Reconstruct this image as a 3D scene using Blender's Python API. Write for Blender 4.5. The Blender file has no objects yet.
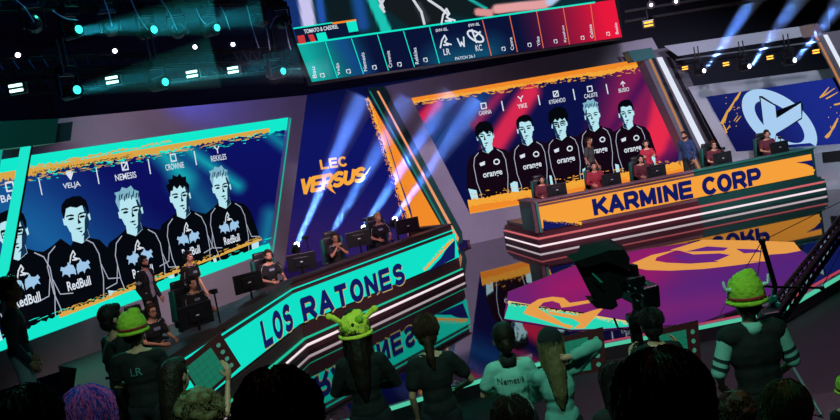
# The stage of an esports hall, seen from the tiers
import bpy, bmesh, math, random
from mathutils import Vector, Matrix, noise
from mathutils.bvhtree import BVHTree
random.seed(7)
SC = bpy.context.scene
COL = SC.collection
vs = SC.view_settings; vs.view_transform = 'Standard'; vs.look = 'None'; vs.exposure = 0; vs.gamma = 1; vs.use_curve_mapping = False
SC.cycles.use_denoising = True; SC.cycles.sample_clamp_indirect = 4; SC.cycles.volume_bounces = 0; SC.cycles.max_bounces = 6
rad = math.radians
# ---------------------------------------------------------------- camera
FPX, ROLL, CAMZ = 900.0, rad(10), 4.0
PITCH = math.atan(81 / FPX)
cam_loc = Vector((0, 0, CAMZ))
_fw = Vector((0, math.cos(PITCH), -math.sin(PITCH)))
_up = Vector((0, math.sin(PITCH), math.cos(PITCH)))
_rt = Vector((1, 0, 0))
cx_ = _rt * math.cos(ROLL) - _up * math.sin(ROLL)
cy_ = _rt * math.sin(ROLL) + _up * math.cos(ROLL)
cd = bpy.data.cameras.new('camera')
cam = bpy.data.objects.new('camera', cd)
COL.objects.link(cam)
m = Matrix((cx_, cy_, -_fw)).transposed().to_4x4()
m.translation = cam_loc
cam.matrix_world = m
cd.sensor_width = 36
cd.lens = FPX * 36 / 840
cd.clip_start = 0.05
cd.clip_end = 200
SC.camera = cam

def ray(px, py):
    return (_fw * FPX + cx_ * (px - 420) - cy_ * (py - 210))

def on_z(px, py, z):
    d = ray(px, py)
    return cam_loc + d * ((z - CAMZ) / d.z)

def on_y(px, py, y):
    d = ray(px, py)
    return cam_loc + d * (y / d.y)

class Plane:
    """upright plane through two ground points; the normal looks back to the hall"""
    def __init__(s, a, b):
        s.a = Vector((a[0], a[1], 0)); b = Vector((b[0], b[1], 0))
        s.e = (b - s.a).normalized()
        s.n = Vector((s.e.y, -s.e.x, 0))
    def hit(s, px, py, off=0):
        d = ray(px, py); a = s.a + s.n * off
        return cam_loc + d * ((a - cam_loc).dot(s.n) / d.dot(s.n))
    def st(s, px, py):
        p = s.hit(px, py)
        return (p - s.a).dot(s.e), p.z
    def at(s, t, z, off=0):
        p = s.a + s.e * t + s.n * off
        return Vector((p.x, p.y, z))
    def pt(s, px, py, off=0):
        return s.hit(px, py, off)

class Ground:
    def __init__(s, z): s.z = z; s.n = Vector((0, 0, 1))
    def pt(s, px, py, off=0):
        return on_z(px, py, s.z + off)

# ---------------------------------------------------------------- materials
def lin(c):
    def f(v):
        return v / 12.92 if v <= .04045 else ((v + .055) / 1.055) ** 2.4
    if isinstance(c, str):
        c = [int(c[i:i + 2], 16) / 255 for i in (0, 2, 4)]
    return tuple(f(v) for v in c)
_mats = {}
def pb(name, hexc, rough=.6, metal=0, var=.12, scale=12, bump=0, spec=.5, coat=0):
    if name in _mats: return _mats[name]
    mt = bpy.data.materials.new(name); mt.use_nodes = True
    nt = mt.node_tree; b = nt.nodes['Principled BSDF']
    c = lin(hexc)
    tc = nt.nodes.new('ShaderNodeTexCoord'); ns = nt.nodes.new('ShaderNodeTexNoise')
    ns.inputs['Scale'].default_value = scale; ns.inputs['Detail'].default_value = 3
    nt.links.new(tc.outputs['Object'], ns.inputs['Vector'])
    mx = nt.nodes.new('ShaderNodeMix'); mx.data_type = 'RGBA'
    mx.inputs[6].default_value = (*[v * (1 - var) for v in c], 1)
    mx.inputs[7].default_value = (*[min(1, v * (1 + var)) for v in c], 1)
    nt.links.new(ns.outputs['Fac'], mx.inputs[0])
    nt.links.new(mx.outputs[2], b.inputs['Base Color'])
    b.inputs['Roughness'].default_value = rough; b.inputs['Metallic'].default_value = metal
    b.inputs['Specular IOR Level'].default_value = spec
    if coat: b.inputs['Coat Weight'].default_value = coat
    if bump:
        bp = nt.nodes.new('ShaderNodeBump'); bp.inputs['Strength'].default_value = bump
        bp.inputs['Distance'].default_value = .02
        nt.links.new(ns.outputs['Fac'], bp.inputs['Height'])
        nt.links.new(bp.outputs['Normal'], b.inputs['Normal'])
    _mats[name] = mt
    return mt
def em(name, hexc, k=1.0):
    if name in _mats: return _mats[name]
    mt = bpy.data.materials.new(name); mt.use_nodes = True
    nt = mt.node_tree; nt.nodes.remove(nt.nodes['Principled BSDF'])
    e = nt.nodes.new('ShaderNodeEmission'); o = nt.nodes['Material Output']
    e.inputs['Color'].default_value = (*lin(hexc), 1); e.inputs['Strength'].default_value = k
    nt.links.new(e.outputs[0], o.inputs['Surface'])
    _mats[name] = mt
    return mt
def em_attr():
    if 'screen_pixels' in _mats: return _mats['screen_pixels']
    mt = bpy.data.materials.new('screen_pixels'); mt.use_nodes = True
    nt = mt.node_tree; nt.nodes.remove(nt.nodes['Principled BSDF'])
    e = nt.nodes.new('ShaderNodeEmission'); a = nt.nodes.new('ShaderNodeAttribute'); a.attribute_name = 'Col'
    nt.links.new(a.outputs['Color'], e.inputs['Color'])
    nt.links.new(e.outputs[0], nt.nodes['Material Output'].inputs['Surface'])
    _mats['screen_pixels'] = mt
    return mt

# ---------------------------------------------------------------- meshes
class MB:
    def __init__(s): s.v = []; s.f = []; s.m = []; s.mats = []; s.cur = 0
    def use(s, mat):
        if mat not in s.mats: s.mats.append(mat)
        s.cur = s.mats.index(mat); return s
    def add(s, vs, fs):
        o = len(s.v); s.v += [Vector(v) for v in vs]
        for f in fs: s.f.append([i + o for i in f]); s.m.append(s.cur)
        return s
    def poly(s, pts): return s.add(pts, [list(range(len(pts)))])
    def prism(s, pts, vec):
        n = len(pts); vec = Vector(vec)
        q = [Vector(p) for p in pts]
        fs = [list(range(n)), list(range(2 * n - 1, n - 1, -1))]
        fs += [[i, i + n, (i + 1) % n + n, (i + 1) % n] for i in range(n)]
        return s.add(q + [p + vec for p in q], fs)
    def box(s, c, d, rz=0, rx=0, ry=0):
        M = Matrix.Rotation(rz, 3, 'Z') @ Matrix.Rotation(ry, 3, 'Y') @ Matrix.Rotation(rx, 3, 'X')
        c = Vector(c); vs = []
        for x in (-.5, .5):
            for y in (-.5, .5):
                for z in (-.5, .5):
                    vs.append(c + M @ Vector((x * d[0], y * d[1], z * d[2])))
        return s.add(vs, [(0, 1, 3, 2), (4, 6, 7, 5), (0, 4, 5, 1), (2, 3, 7, 6), (0, 2, 6, 4), (1, 5, 7, 3)])
    def bbox(s, c, d, b=.02, rz=0, rx=0, ry=0, seg=2):
        """bevelled box"""
        bm = bmesh.new(); bmesh.ops.create_cube(bm, size=1)
        for v in bm.verts: v.co = Vector((v.co.x * d[0], v.co.y * d[1], v.co.z * d[2]))
        bmesh.ops.bevel(bm, geom=list(bm.edges), offset=b, segments=seg, profile=.6, affect='EDGES')
        M = Matrix.Rotation(rz, 3, 'Z') @ Matrix.Rotation(ry, 3, 'Y') @ Matrix.Rotation(rx, 3, 'X'); c = Vector(c)
        bm.verts.ensure_lookup_table(); bm.verts.index_update()
        s.add([c + M @ v.co for v in bm.verts], [[v.index for v in f.verts] for f in bm.faces]); bm.free()
        return s
    def tube(s, pts, r, seg=8, cap=True):
        pts = [Vector(p) for p in pts]; n = len(pts)
        rs = r if isinstance(r, (list, tuple)) else [r] * n
        vs = []; fs = []
        ref = None
        for i, p in enumerate(pts):
            t = (pts[min(i + 1, n - 1)] - pts[max(i - 1, 0)])
            t = t.normalized() if t.length > 1e-9 else Vector((0, 0, 1))
            if ref is None: ref = Vector((0, 0, 1)) if abs(t.z) < .9 else Vector((1, 0, 0))
            a = (ref - t * ref.dot(t)).normalized(); b = t.cross(a); ref = a
            for k in range(seg):
                w = 2 * math.pi * k / seg
                vs.append(p + (a * math.cos(w) + b * math.sin(w)) * rs[i])
        for i in range(n - 1):
            for k in range(seg):
                fs.append((i * seg + k, i * seg + (k + 1) % seg, (i + 1) * seg + (k + 1) % seg, (i + 1) * seg + k))
        if cap: fs += [list(range(seg - 1, -1, -1)), list(range((n - 1) * seg, n * seg))]
        return s.add(vs, fs)
    def ball(s, c, r, M=None, nu=12, nv=8):
        c = Vector(c); r = (r, r, r) if not hasattr(r, '__len__') else r
        vs = [Vector((0, 0, r[2]))]; fs = []
        for i in range(1, nv):
            a = math.pi * i / nv
            for k in range(nu):
                w = 2 * math.pi * k / nu
                vs.append(Vector((r[0] * math.sin(a) * math.cos(w), r[1] * math.sin(a) * math.sin(w), r[2] * math.cos(a))))
        vs.append(Vector((0, 0, -r[2])))
        for k in range(nu): fs.append((0, 1 + k, 1 + (k + 1) % nu))
        for i in range(nv - 2):
            for k in range(nu):
                a = 1 + i * nu; fs.append((a + k, a + nu + k, a + nu + (k + 1) % nu, a + (k + 1) % nu))
        a = 1 + (nv - 2) * nu
        for k in range(nu): fs.append((a + k, len(vs) - 1, a + (k + 1) % nu))
        return s.add([c + (M @ v if M else v) for v in vs], fs)
    def limb(s, pts, seg=10):
        """rounded tapering limb through (point, radius) joints"""
        P = []; R = []
        q = [(Vector(p), r) for p, r in pts]
        d = (q[1][0] - q[0][0]).normalized()
        for k in (1, .7, .35):
            P.append(q[0][0] - d * q[0][1] * k * .98); R.append(q[0][1] * math.sqrt(max(0.02, 1 - k * k)))
        for i, (p, r) in enumerate(q):
            P.append(p); R.append(r)
            if i < len(q) - 1:
                P.append((p + q[i + 1][0]) / 2); R.append((r + q[i + 1][1]) / 2)
        d = (q[-1][0] - q[-2][0]).normalized()
        for k in (.35, .7, 1):
            P.append(q[-1][0] + d * q[-1][1] * k * .98); R.append(q[-1][1] * math.sqrt(max(0.02, 1 - k * k)))
        return s.tube(P, R, seg)
    def data(s, name, smooth=False, org=Vector((0, 0, 0))):
        me = bpy.data.meshes.new(name)
        me.from_pydata([tuple(v - org) for v in s.v], [], s.f)
        for mt in s.mats: me.materials.append(mt)
        if len(s.mats) > 1:
            me.polygons.foreach_set('material_index', s.m)
        if smooth: me.polygons.foreach_set('use_smooth', [True] * len(me.polygons))
        me.update()
        return me

def props(o, label=None, cat=None, group=None, kind=None):
    if label: o['label'] = label
    if cat: o['category'] = cat
    if group: o['group'] = group
    if kind: o['kind'] = kind
    return o
def thing(name, label, cat, loc, group=None, rz=0, kind=None):
    o = bpy.data.objects.new(name, None); COL.objects.link(o)
    o.location = loc; o.rotation_euler = (0, 0, rz); o.empty_display_size = .1
    return props(o, label, cat, group, kind)
def wloc(p):
    v = Vector((0, 0, 0))
    while p: v += Vector(p.location); p = p.parent
    return v
def ob(name, mb, parent=None, world=False, smooth=False, label=None, cat=None, group=None, kind=None, mat=None):
    """link a mesh; world=True when its points are scene points, else they are its parent's own"""
    if mat is not None and not mb.mats: mb.mats = [mat]
    if parent is None:
        lo = [min(v[i] for v in mb.v) for i in range(3)]; hi = [max(v[i] for v in mb.v) for i in range(3)]
        org = Vector(((lo[0] + hi[0]) / 2, (lo[1] + hi[1]) / 2, lo[2]))
        o = bpy.data.objects.new(name, mb.data(name, smooth, org)); o.location = org
    else:
        o = bpy.data.objects.new(name, mb.data(name, smooth, wloc(parent) if world else Vector((0, 0, 0))))
        o.parent = parent
    COL.objects.link(o)
    return props(o, label, cat, group, kind)
def remeshed(name, mb, voxel, parent, it=3, mat=None):
    """one continuous surface grown over the overlapping limbs"""
    if mat is not None: mb.mats = [mat]; mb.m = [0] * len(mb.f)
    tmp = bpy.data.objects.new('tmp', mb.data('tmp')); COL.objects.link(tmp)
    r = tmp.modifiers.new('r', 'REMESH'); r.mode = 'VOXEL'; r.voxel_size = voxel; r.use_smooth_shade = True
    sm = tmp.modifiers.new('s', 'SMOOTH'); sm.iterations = it; sm.factor = .5
    dg = bpy.context.evaluated_depsgraph_get(); ev = tmp.evaluated_get(dg)
    me = bpy.data.meshes.new_from_object(ev, depsgraph=dg); me.name = name
    me.materials.clear()
    if mat is not None: me.materials.append(mat)
    bpy.data.objects.remove(tmp)
    o = bpy.data.objects.new(name, me); COL.objects.link(o); o.parent = parent
    return o
def copy_tree(o, parent=None):
    c = o.copy(); COL.objects.link(c)
    if parent: c.parent = parent
    for ch in list(o.children): copy_tree(ch, c)
    return c

_txt = {}
def text2d(s, bold=.0):
    k = (s, bold)
    if k in _txt: return _txt[k]
    cu = bpy.data.curves.new('t', 'FONT'); cu.body = s; cu.size = 1; cu.offset = bold; cu.resolution_u = 3
    cu.fill_mode = 'FRONT'
    o = bpy.data.objects.new('t', cu); COL.objects.link(o)
    dg = bpy.context.evaluated_depsgraph_get()
    me = bpy.data.meshes.new_from_object(o.evaluated_get(dg))
    vs = [(v.co.x, v.co.y) for v in me.vertices]; fs = [list(p.vertices) for p in me.polygons]
    bpy.data.objects.remove(o)
    x0 = min(v[0] for v in vs); x1 = max(v[0] for v in vs); y0 = min(v[1] for v in vs); y1 = max(v[1] for v in vs)
    vs = [((x - x0) / (x1 - x0), (y - y0) / (y1 - y0)) for x, y in vs]
    _txt[k] = (vs, fs)
    return _txt[k]
def ptext(mb, pl, s, p0, p1, h, off, bold=.02, shear=0, vec=None):
    """lettering on a plane: p0, p1 are the ends of its foot, h its height in metres"""
    vs, fs = text2d(s, bold)
    a = pl.st(*p0); b = pl.st(*p1)
    pts = []
    for x, y in vs:
        xx = x + shear * y
        pts.append(pl.at(a[0] + (b[0] - a[0]) * xx, a[1] + (b[1] - a[1]) * x + h * y, off))
    mb.add(pts, fs)
def quad_grid(pl, quad, nx, ny, off, fn, mb=None):
    """a lit display: its picture is set per diode cell; quad = tl, tr, br, bl"""
    tl, tr, br, bl = [Vector((*q, 0)) for q in quad]
    vs = []; cols = []; fs = []
    for j in range(ny + 1):
        v = j / ny
        for i in range(nx + 1):
            u = i / nx
            p = (tl * (1 - u) + tr * u) * (1 - v) + (bl * (1 - u) + br * u) * v
            vs.append(pl.pt(p.x, p.y, off)); cols.append(fn(p.x, p.y, u, v))
    for j in range(ny):
        for i in range(nx):
            a = j * (nx + 1) + i; fs.append((a, a + 1, a + nx + 2, a + nx + 1))
    return vs, fs, cols
def display(name, pl, quad, nx, ny, off, fn, parent):
    vs, fs, cols = quad_grid(pl, quad, nx, ny, off, fn)
    mb = MB().use(em_attr()); mb.add(vs, fs)
    o = ob(name, mb, parent, world=True)
    at = o.data.color_attributes.new('Col', 'FLOAT_COLOR', 'POINT')
    buf = []
    for c in cols: buf += [*lin(tuple(min(1, max(0, x)) for x in c)), 1]
    at.data.foreach_set('color', buf)
    return o
def fpoly(mb, pl, pts, off): mb.poly([pl.pt(*p, off) for p in pts])
def slab(mb, pl, pts, off, th): mb.prism([pl.pt(*p, off) for p in pts], pl.n * -th)
def hexf(h): return tuple(int(h[i:i + 2], 16) / 255 for i in (0, 2, 4))
def mixc(a, b, t):
    t = max(0, min(1, t)); return tuple(x + (y - x) * t for x, y in zip(a, b))
def streak(px, py, p0, p1, w, soft=1):
    """0..1 nearness to a stroke"""
    dx, dy = p1[0] - p0[0], p1[1] - p0[1]; L = math.hypot(dx, dy)
    t = ((px - p0[0]) * dx + (py - p0[1]) * dy) / L / L
    tc = max(0, min(1, t)); d = math.hypot(px - p0[0] - dx * tc, py - p0[1] - dy * tc)
    return max(0, min(1, (w - d) / (w * soft)))
def grunge(mb, pl, a, b, wa, wb, off, jag=.45, n=60, flecks=40, seed=1, down=1, body=True):
    """brush stroke with a torn lower edge: a-b its clean edge, wa, wb its widths"""
    rd = random.Random(seed); top = []; bot = []; n = int(n * 1.6); flecks = int(flecks * 1.3)
    dx, dy = b[0] - a[0], b[1] - a[1]; L = math.hypot(dx, dy); nx, ny = -dy / L * down, dx / L * down
    for i in range(n + 1):
        t = i / n + (rd.random() - .5) * .5 / n if 0 < i < n else i / n
        w = (wa + (wb - wa) * t) * (1 - jag * .75 * rd.random() ** 1.6 + .3 * noise.noise(Vector((t * 7, seed, 0))))
        x, y = a[0] + dx * t, a[1] + dy * t
        top.append(pl.pt(x, y, off)); bot.append(pl.pt(x + nx * w, y + ny * w, off))
    vs = top + bot
    if body: mb.add(vs, [(i, i + 1, n + 2 + i, n + 1 + i) for i in range(n)])
    for i in range(flecks):
        t = rd.random(); w = (wa + (wb - wa) * t) * (.95 + .4 * rd.random())
        x, y = a[0] + dx * t + nx * w, a[1] + dy * t + ny * w
        l = L * .014 * (.3 + rd.random()); h = .3 + rd.random() * .6
        ux, uy = dx / L, dy / L
        fpoly(mb, pl, [(x, y), (x + ux * l, y + uy * l), (x + ux * l * .8 + nx * h, y + uy * l * .8 + ny * h), (x + nx * h * .6 - ux * l * .2, y + ny * h * .6 - uy * l * .2)], off)

# heavy block capitals drawn as strokes; x 0..1, y 0..1
def _arc(cx, cy, rx, ry, a0, a1, n=10):
    return [(cx + rx * math.cos(math.radians(a0 + (a1 - a0) * i / n)), cy + ry * math.sin(math.radians(a0 + (a1 - a0) * i / n))) for i in range(n + 1)]
GL = {'L': [[(0, 1), (0, 0), (1, 0)]], 'E': [[(1, 1), (0, 1), (0, 0), (1, 0)], [(0, .5), (.92, .5)]], 'T': [[(0, 1), (1, 1)], [(.5, 1), (.5, 0)]],
      'N': [[(0, 0), (0, 1), (1, 0), (1, 1)]], 'A': [[(-.05, 0), (.5, 1.04), (1.05, 0)], [(.2, .3), (.8, .3)]], 'I': [[(.5, 0), (.5, 1)]],
      'K': [[(0, 0), (0, 1)], [(1, 1), (.1, .42)], [(.35, .6), (1.02, 0)]], 'M': [[(0, 0), (0, 1), (.5, .12), (1, 1), (1, 0)]],
      'U': [[(0, 1), (0, .35)] + _arc(.5, .4, .5, .4, 180, 360) + [(1, 1)]], 'V': [[(0, 1), (.5, -.05), (1, 1)]],
      'O': [_arc(.5, .5, .52, .5, 0, 360, 24)], 'C': [_arc(.55, .5, .55, .5, 48, 312, 18)],
      'P': [[(0, 0), (0, 1), (.65, 1)] + _arc(.66, .72, .32, .28, 90, -90, 8) + [(0, .44)]],
      'R': [[(0, 0), (0, 1), (.65, 1)] + _arc(.66, .72, .32, .28, 90, -90, 8) + [(0, .44)], [(.55, .44), (1, 0)]],
      'S': [_arc(.5, .75, .46, .25, 35, 250, 10) + _arc(.5, .25, .5, .25, 80, -145, 12)], ' ': []}
def block_text(mb, pl, s, p0, p1, h, w, off, gap=.34, shear=0, taper=0, cw=None, shift=(0, 0)):
    cw = cw or {}
    W = sum(cw.get(c, 1) for c in s) + gap * (len(s) - 1)
    a = pl.st(*p0); b = pl.st(*p1); x = 0
    us = (b[0] - a[0]) / W
    k = abs(us)
    for c in s:
        wd = cw.get(c, 1)
        for st in GL[c]:
            pts = []
            for u, v in st:
                t = (x + u * wd) / W; hh = h * (1 - taper * t)
                pts.append((a[0] + (b[0] - a[0]) * t + shear * v * h + shift[0], a[1] + (b[1] - a[1]) * t + hh * v + shift[1]))
            ln(mb, pl, pts, w, off)
        x += wd + gap
# ---------------------------------------------------------------- the hall
STEEL = pb('brushed_grey_panel', '9c98a8', .38, .12, .1, 2)
DARK = pb('black_paint', '0b0c10', .6)
BLACKM = pb('black_metal', '15161b', .4, .5)
CARPET = pb('dark_floor', '17161d', .55, 0, .3, 2)
WHITEM = pb('white_metal', 'c8ccd6', .4, .3)
TEALP = pb('teal_green_panel', '1c6a60', .45, .2)
SILVER = pb('silver_panel', 'b9bfcc', .3, .4, .06, 2)
def gloss():
    mt = pb('gloss_stage', '1c1620', .03, 0, .2, 1.5)
    b = mt.node_tree.nodes['Principled BSDF']
    b.inputs['IOR'].default_value = 2.4
    b.inputs['Specular IOR Level'].default_value = .75
    return mt
GLOSS = gloss()
def struct(name, mb, mat=None): return ob(name, mb, kind='structure', mat=mat)
struct('floor', MB().use(CARPET).box((2, 18, -.35), (34, 42, .2)))
struct('ceiling', MB().use(pb('black_ceiling', '1c2436', .8)).box((2, 18, 10.1), (34, 42, .2)))
WALLM = pb('dark_wall', '141a2c', .8)
struct('wall_back', MB().use(WALLM).box((2, 38.6, 4.9), (34, .2, 10.4)))
struct('wall_left', MB().use(WALLM).box((-14.6, 18, 4.9), (.2, 42, 10.4)))
struct('wall_right', MB().use(WALLM).box((18.6, 18, 4.9), (.2, 42, 10.4)))
# stage deck: front edge read on the ground
edge_px = [(300, 436), (467, 384), (537, 364), (605, 345), (700, 327), (780, 311), (840, 276), (900, 243)]
edge = [on_z(x, y, 0) for x, y in edge_px]
deck = [Vector((p.x, p.y, 0)) for p in edge] + [Vector((18.4, 30, 0)), Vector((18.4, 38.4, 0)), Vector((-14.4, 38.4, 0)), Vector((-14.4, 11.6, 0)), Vector((-4.6, 11.6, 0))]
struct('trim_stage', MB().use(GLOSS).prism(deck, (0, 0, -.25)))
# lit lip of the stage
st = thing('stage_edge_light', 'teal and pink lit strip running along the front lip of the stage', 'light strip', (edge[3].x, edge[3].y, -.25))
mb = MB()
E = [Vector((p.x, p.y, 0)) for p in edge]
def lip(mb, i, j, d0, d1, z0, z1):
    a, b = E[i], E[j]; e = (b - a).normalized(); n = Vector((e.y, -e.x, 0))
    for q in (0,):
        p = [a + n * d0, b + n * d0, b + n * d1, a + n * d1]
        mb.prism([Vector((v.x, v.y, z0)) for v in p], (0, 0, z1 - z0))
mb.use(em('lip_teal', '58d8b0', .8))
for i in range(0, 7): lip(mb, i, i + 1, -.02, .05, -.03, .015)
ob('light_strip', mb, st, world=True)
mb = MB().use(em('lip_pink', 'd04a60', .7))
for i in range(3, 7): lip(mb, i, i + 1, -.20, -.10, .002, .012)
ob('inner_strip', mb, st, world=True)
mb = MB().use(STEEL)
for i in range(0, 7): lip(mb, i, i + 1, -.10, -.02, .002, .014)
ob('edge_profile', mb, st, world=True)

# ---------------------------------------------------------------- planes of the backdrop
def P2(px, py, y):
    p = on_y(px, py, y); return (p.x, p.y)
LRS = Plane(P2(0, 250, 18), P2(281, 185, 26))
KCS = Plane(P2(440, 155, 29), P2(640, 120, 31))
KXS = Plane(P2(705, 120, 30), P2(840, 110, 27))
VSS = Plane((-6, 31.4), (3, 31.4))
NAVY = em('screen_navy', '0b1350'); TEAL = em('screen_teal', '12e8cc'); YEL = em('screen_yellow', 'f2a63a')
ORG = em('screen_orange', 'f08a2a'); SKIN_S = em('portrait_skin', 'b5e4ef'); INK = em('portrait_ink', '06080f')
SHADE = em('portrait_shade', '14304f'); WHT = em('screen_white', 'd8e2ee'); PIPE = em('portrait_piping', 'aab2c4')
INKR = em('jersey_ink_red', '140714')

def ln(mb, pl, pts, w, off):
    """a drawn line of width w (m) on a plane, pts in plane metres"""
    for a, b in zip(pts[:-1], pts[1:]):
        dx, dz = b[0] - a[0], b[1] - a[1]; L = math.hypot(dx, dz) or 1
        x, z = -dz / L * w / 2, dx / L * w / 2
        ex, ez = dx / L * w * .3, dz / L * w * .3
        mb.poly([pl.at(a[0] + x - ex, a[1] + z - ez, off), pl.at(b[0] + x + ex, b[1] + z + ez, off), pl.at(b[0] - x + ex, b[1] - z + ez, off), pl.at(a[0] - x - ex, a[1] - z - ez, off)])
def logo_lr(mb, pl, s, z, k, off):
    for q in ([(-.5, -.5), (-.25, .1), (.1, .5), (.25, .15), (.0, -.05), (.3, -.35), (-.15, -.3)], [(.2, -.2), (.6, -.35)]):
        ln(mb, pl, [(s + a * k, z + b * k) for a, b in q], k * .13, off)
def bulls(mb, pl, s, z, k, off):
    """two charging bulls over the drink lettering"""
    for d in (-1, 1):
        q = [(.04, .05), (.12, .3), (.3, .38), (.42, .55), (.5, .36), (.72, .3), (.9, .38), (1.0, .2), (.86, .12), (.95, -.15), (.78, -.05), (.6, -.12), (.5, -.3), (.42, -.12), (.2, -.15), (.06, -.25)]
        mb.poly([pl.at(s + d * a * k, z + b * k, off) for a, b in q][::d])
def portrait(pl, px, py, U, hair, par, style, off=.012, lean=0, low=3.2, glasses=False, bo=0):
    """one player's cut-out picture on the screen; px, py = middle of the face; U = head height in m"""
    s, z = pl.st(px, py); hx = 1.2 if style == 'lr' else 1.0
    A = lambda pts: [pl.at(s + x * U * A.k + lean * y * U, z + y * U, A.off) for x, y in pts]
    A.off = off; A.k = 1
    mb = MB(); body = INK if style == 'lr' else INKR
    # arms
    s += bo
    A.k = bk_ = 1.0 if style == 'lr' else .82
    mb.use(SKIN_S)
    for d in (-1, 1):
        mb.poly(A([(d * .95, -1.9), (d * 1.36, -1.85), (d * 1.24, -2.6), (d * 1.1, -low), (d * .85, -low), (d * .9, -2.5)]))
    ob('arms', mb, par, world=True)
    A.off = off + .006; mb = MB().use(body)
    mb.poly(A([(-.27, -.45), (-.55, -.58), (-.98, -.72), (-1.2, -1.0), (-1.42, -1.95), (-.9, -2.12), (-.88, -low), (.88, -low), (.9, -2.12), (1.42, -1.95), (1.2, -1.0), (.98, -.72), (.55, -.58), (.27, -.45), (0, -.7)]))
    jr = ob('jersey', mb, par, world=True)
    A.off = off + .012; mb = MB().use(PIPE)
    for d in (-1, 1):
        ln(mb, pl, [(s + x * U * bk_ + lean * y * U, z + y * U) for x, y in [(d * .5, -.62), (d * .74, -.78), (d * .86, -1.1), (d * .84, -1.8), (d * .72, -2.3), (d * .74, -low + .1)]], U * .03, off + .012)
        if style == 'lr': ln(mb, pl, [(s + x * U, z + y * U) for x, y in [(d * .86, -1.4), (d * 1.0, -1.85), (d * 1.4, -1.92)]], U * .026, off + .012)
    ob('piping', mb, jr, world=True)
    mb = MB().use(WHT)
    if style == 'lr':
        logo_lr(mb, pl, s, z - 1.0 * U, U * .3, off + .014)
        mb.use(em('print_blue', '9cc4e6')); bulls(mb, pl, s, z - 1.38 * U, U * .5, off + .014)
        v, f = text2d('RedBull', .02)
        mb.use(WHT).add([pl.at(s + (x - .5) * U * .78, z + (-1.88 + y * .26) * U, off + .015) for x, y in v], f)
    else:
        v, f = text2d('orange', .02)
        mb.add([pl.at(s + (x - .45) * U * .85, z + (-1.75 + y * .26) * U, off + .014) for x, y in v], f)
        for k in range(10):
            w = k / 10 * 2 * math.pi; w2 = (k + 1) / 10 * 2 * math.pi
            ln(mb, pl, [(s + U * (.3 + .12 * math.cos(q)), z + U * (-1.12 + .1 * math.sin(q))) for q in (w, w2)], U * .05, off + .014)
        mb.poly([pl.at(s + U * a, z + U * b, off + .014) for a, b in [(-.45, -1.05), (-.2, -1.0), (-.22, -1.15), (-.42, -1.18)]])
    ob('lettering', mb, jr, world=True)
    # head
    s -= bo
    A.k = hx
    A.off = off + .008; mb = MB().use(SKIN_S)
    mb.poly(A([(-.22, -.2), (-.24, -.58), (0, -.72), (.25, -.58), (.22, -.2)]))
    A.off = off + .011
    mb.poly(A([(-.3, .3), (-.34, .05), (-.38, .06), (-.38, -.12), (-.31, -.15), (-.26, -.33), (-.12, -.49), (0, -.52), (.12, -.49), (.26, -.33), (.31, -.15), (.38, -.12), (.38, .06), (.34, .05), (.3, .3), (.15, .45), (-.15, .45)]))
    mb.use(SHADE); A.off = off + .013
    sd = -1 if style == 'kc' else 1
    mb.poly(A([(sd * .3, .1), (sd * .33, -.12), (sd * .26, -.33), (sd * .12, -.49), (sd * .16, -.3), (sd * .2, -.1)]))
    mb.poly(A([(sd * .22, -.34), (sd * .24, -.57), (sd * .05, -.68), (sd * .1, -.5), (sd * .02, -.52)]))
    # stencil shading: temple, cheek, lids
    mb.poly(A([(sd * .3, .3), (sd * .34, .05), (sd * .3, .0), (sd * .24, .12), (sd * .22, .3)]))
    mb.use(INK)
    for d in (-1, 1):
        mb.poly(A([(d * .05, .085), (d * .12, .125), (d * .26, .12), (d * .29, .07), (d * .2, .085), (d * .08, .06)]))
        mb.poly(A([(d * .07, .01), (d * .13, .04), (d * .22, .03), (d * .25, -.01), (d * .17, -.03), (d * .09, -.02)]))
        if glasses:
            q = [(d * .04, .07), (d * .27, .07), (d * .26, -.08), (d * .07, -.08), (d * .04, .07)]
            ln(mb, pl, [(s + x * U * hx, z + y * U) for x, y in q], U * .03, off + .015)
    mb.poly(A([(sd * .04, .08), (sd * .075, .05), (sd * .05, -.06), (sd * .1, -.15), (sd * .02, -.17), (sd * .03, -.05)]))
    mb.poly(A([(-sd * .02, -.36), (sd * .1, -.38), (sd * .04, -.42)]))
    mb.poly(A([(sd * .02, -.02), (sd * .08, -.16), (sd * .0, -.17)]))
    mb.poly(A([(-.11, -.29), (0, -.27), (.11, -.29), (0, -.33)]))
    ob('face', mb, par, world=True)
    A.off = off + .017; mb = MB().use(INK if hair != 'blond' else em('portrait_blond', '7fb4c8'))
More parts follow.
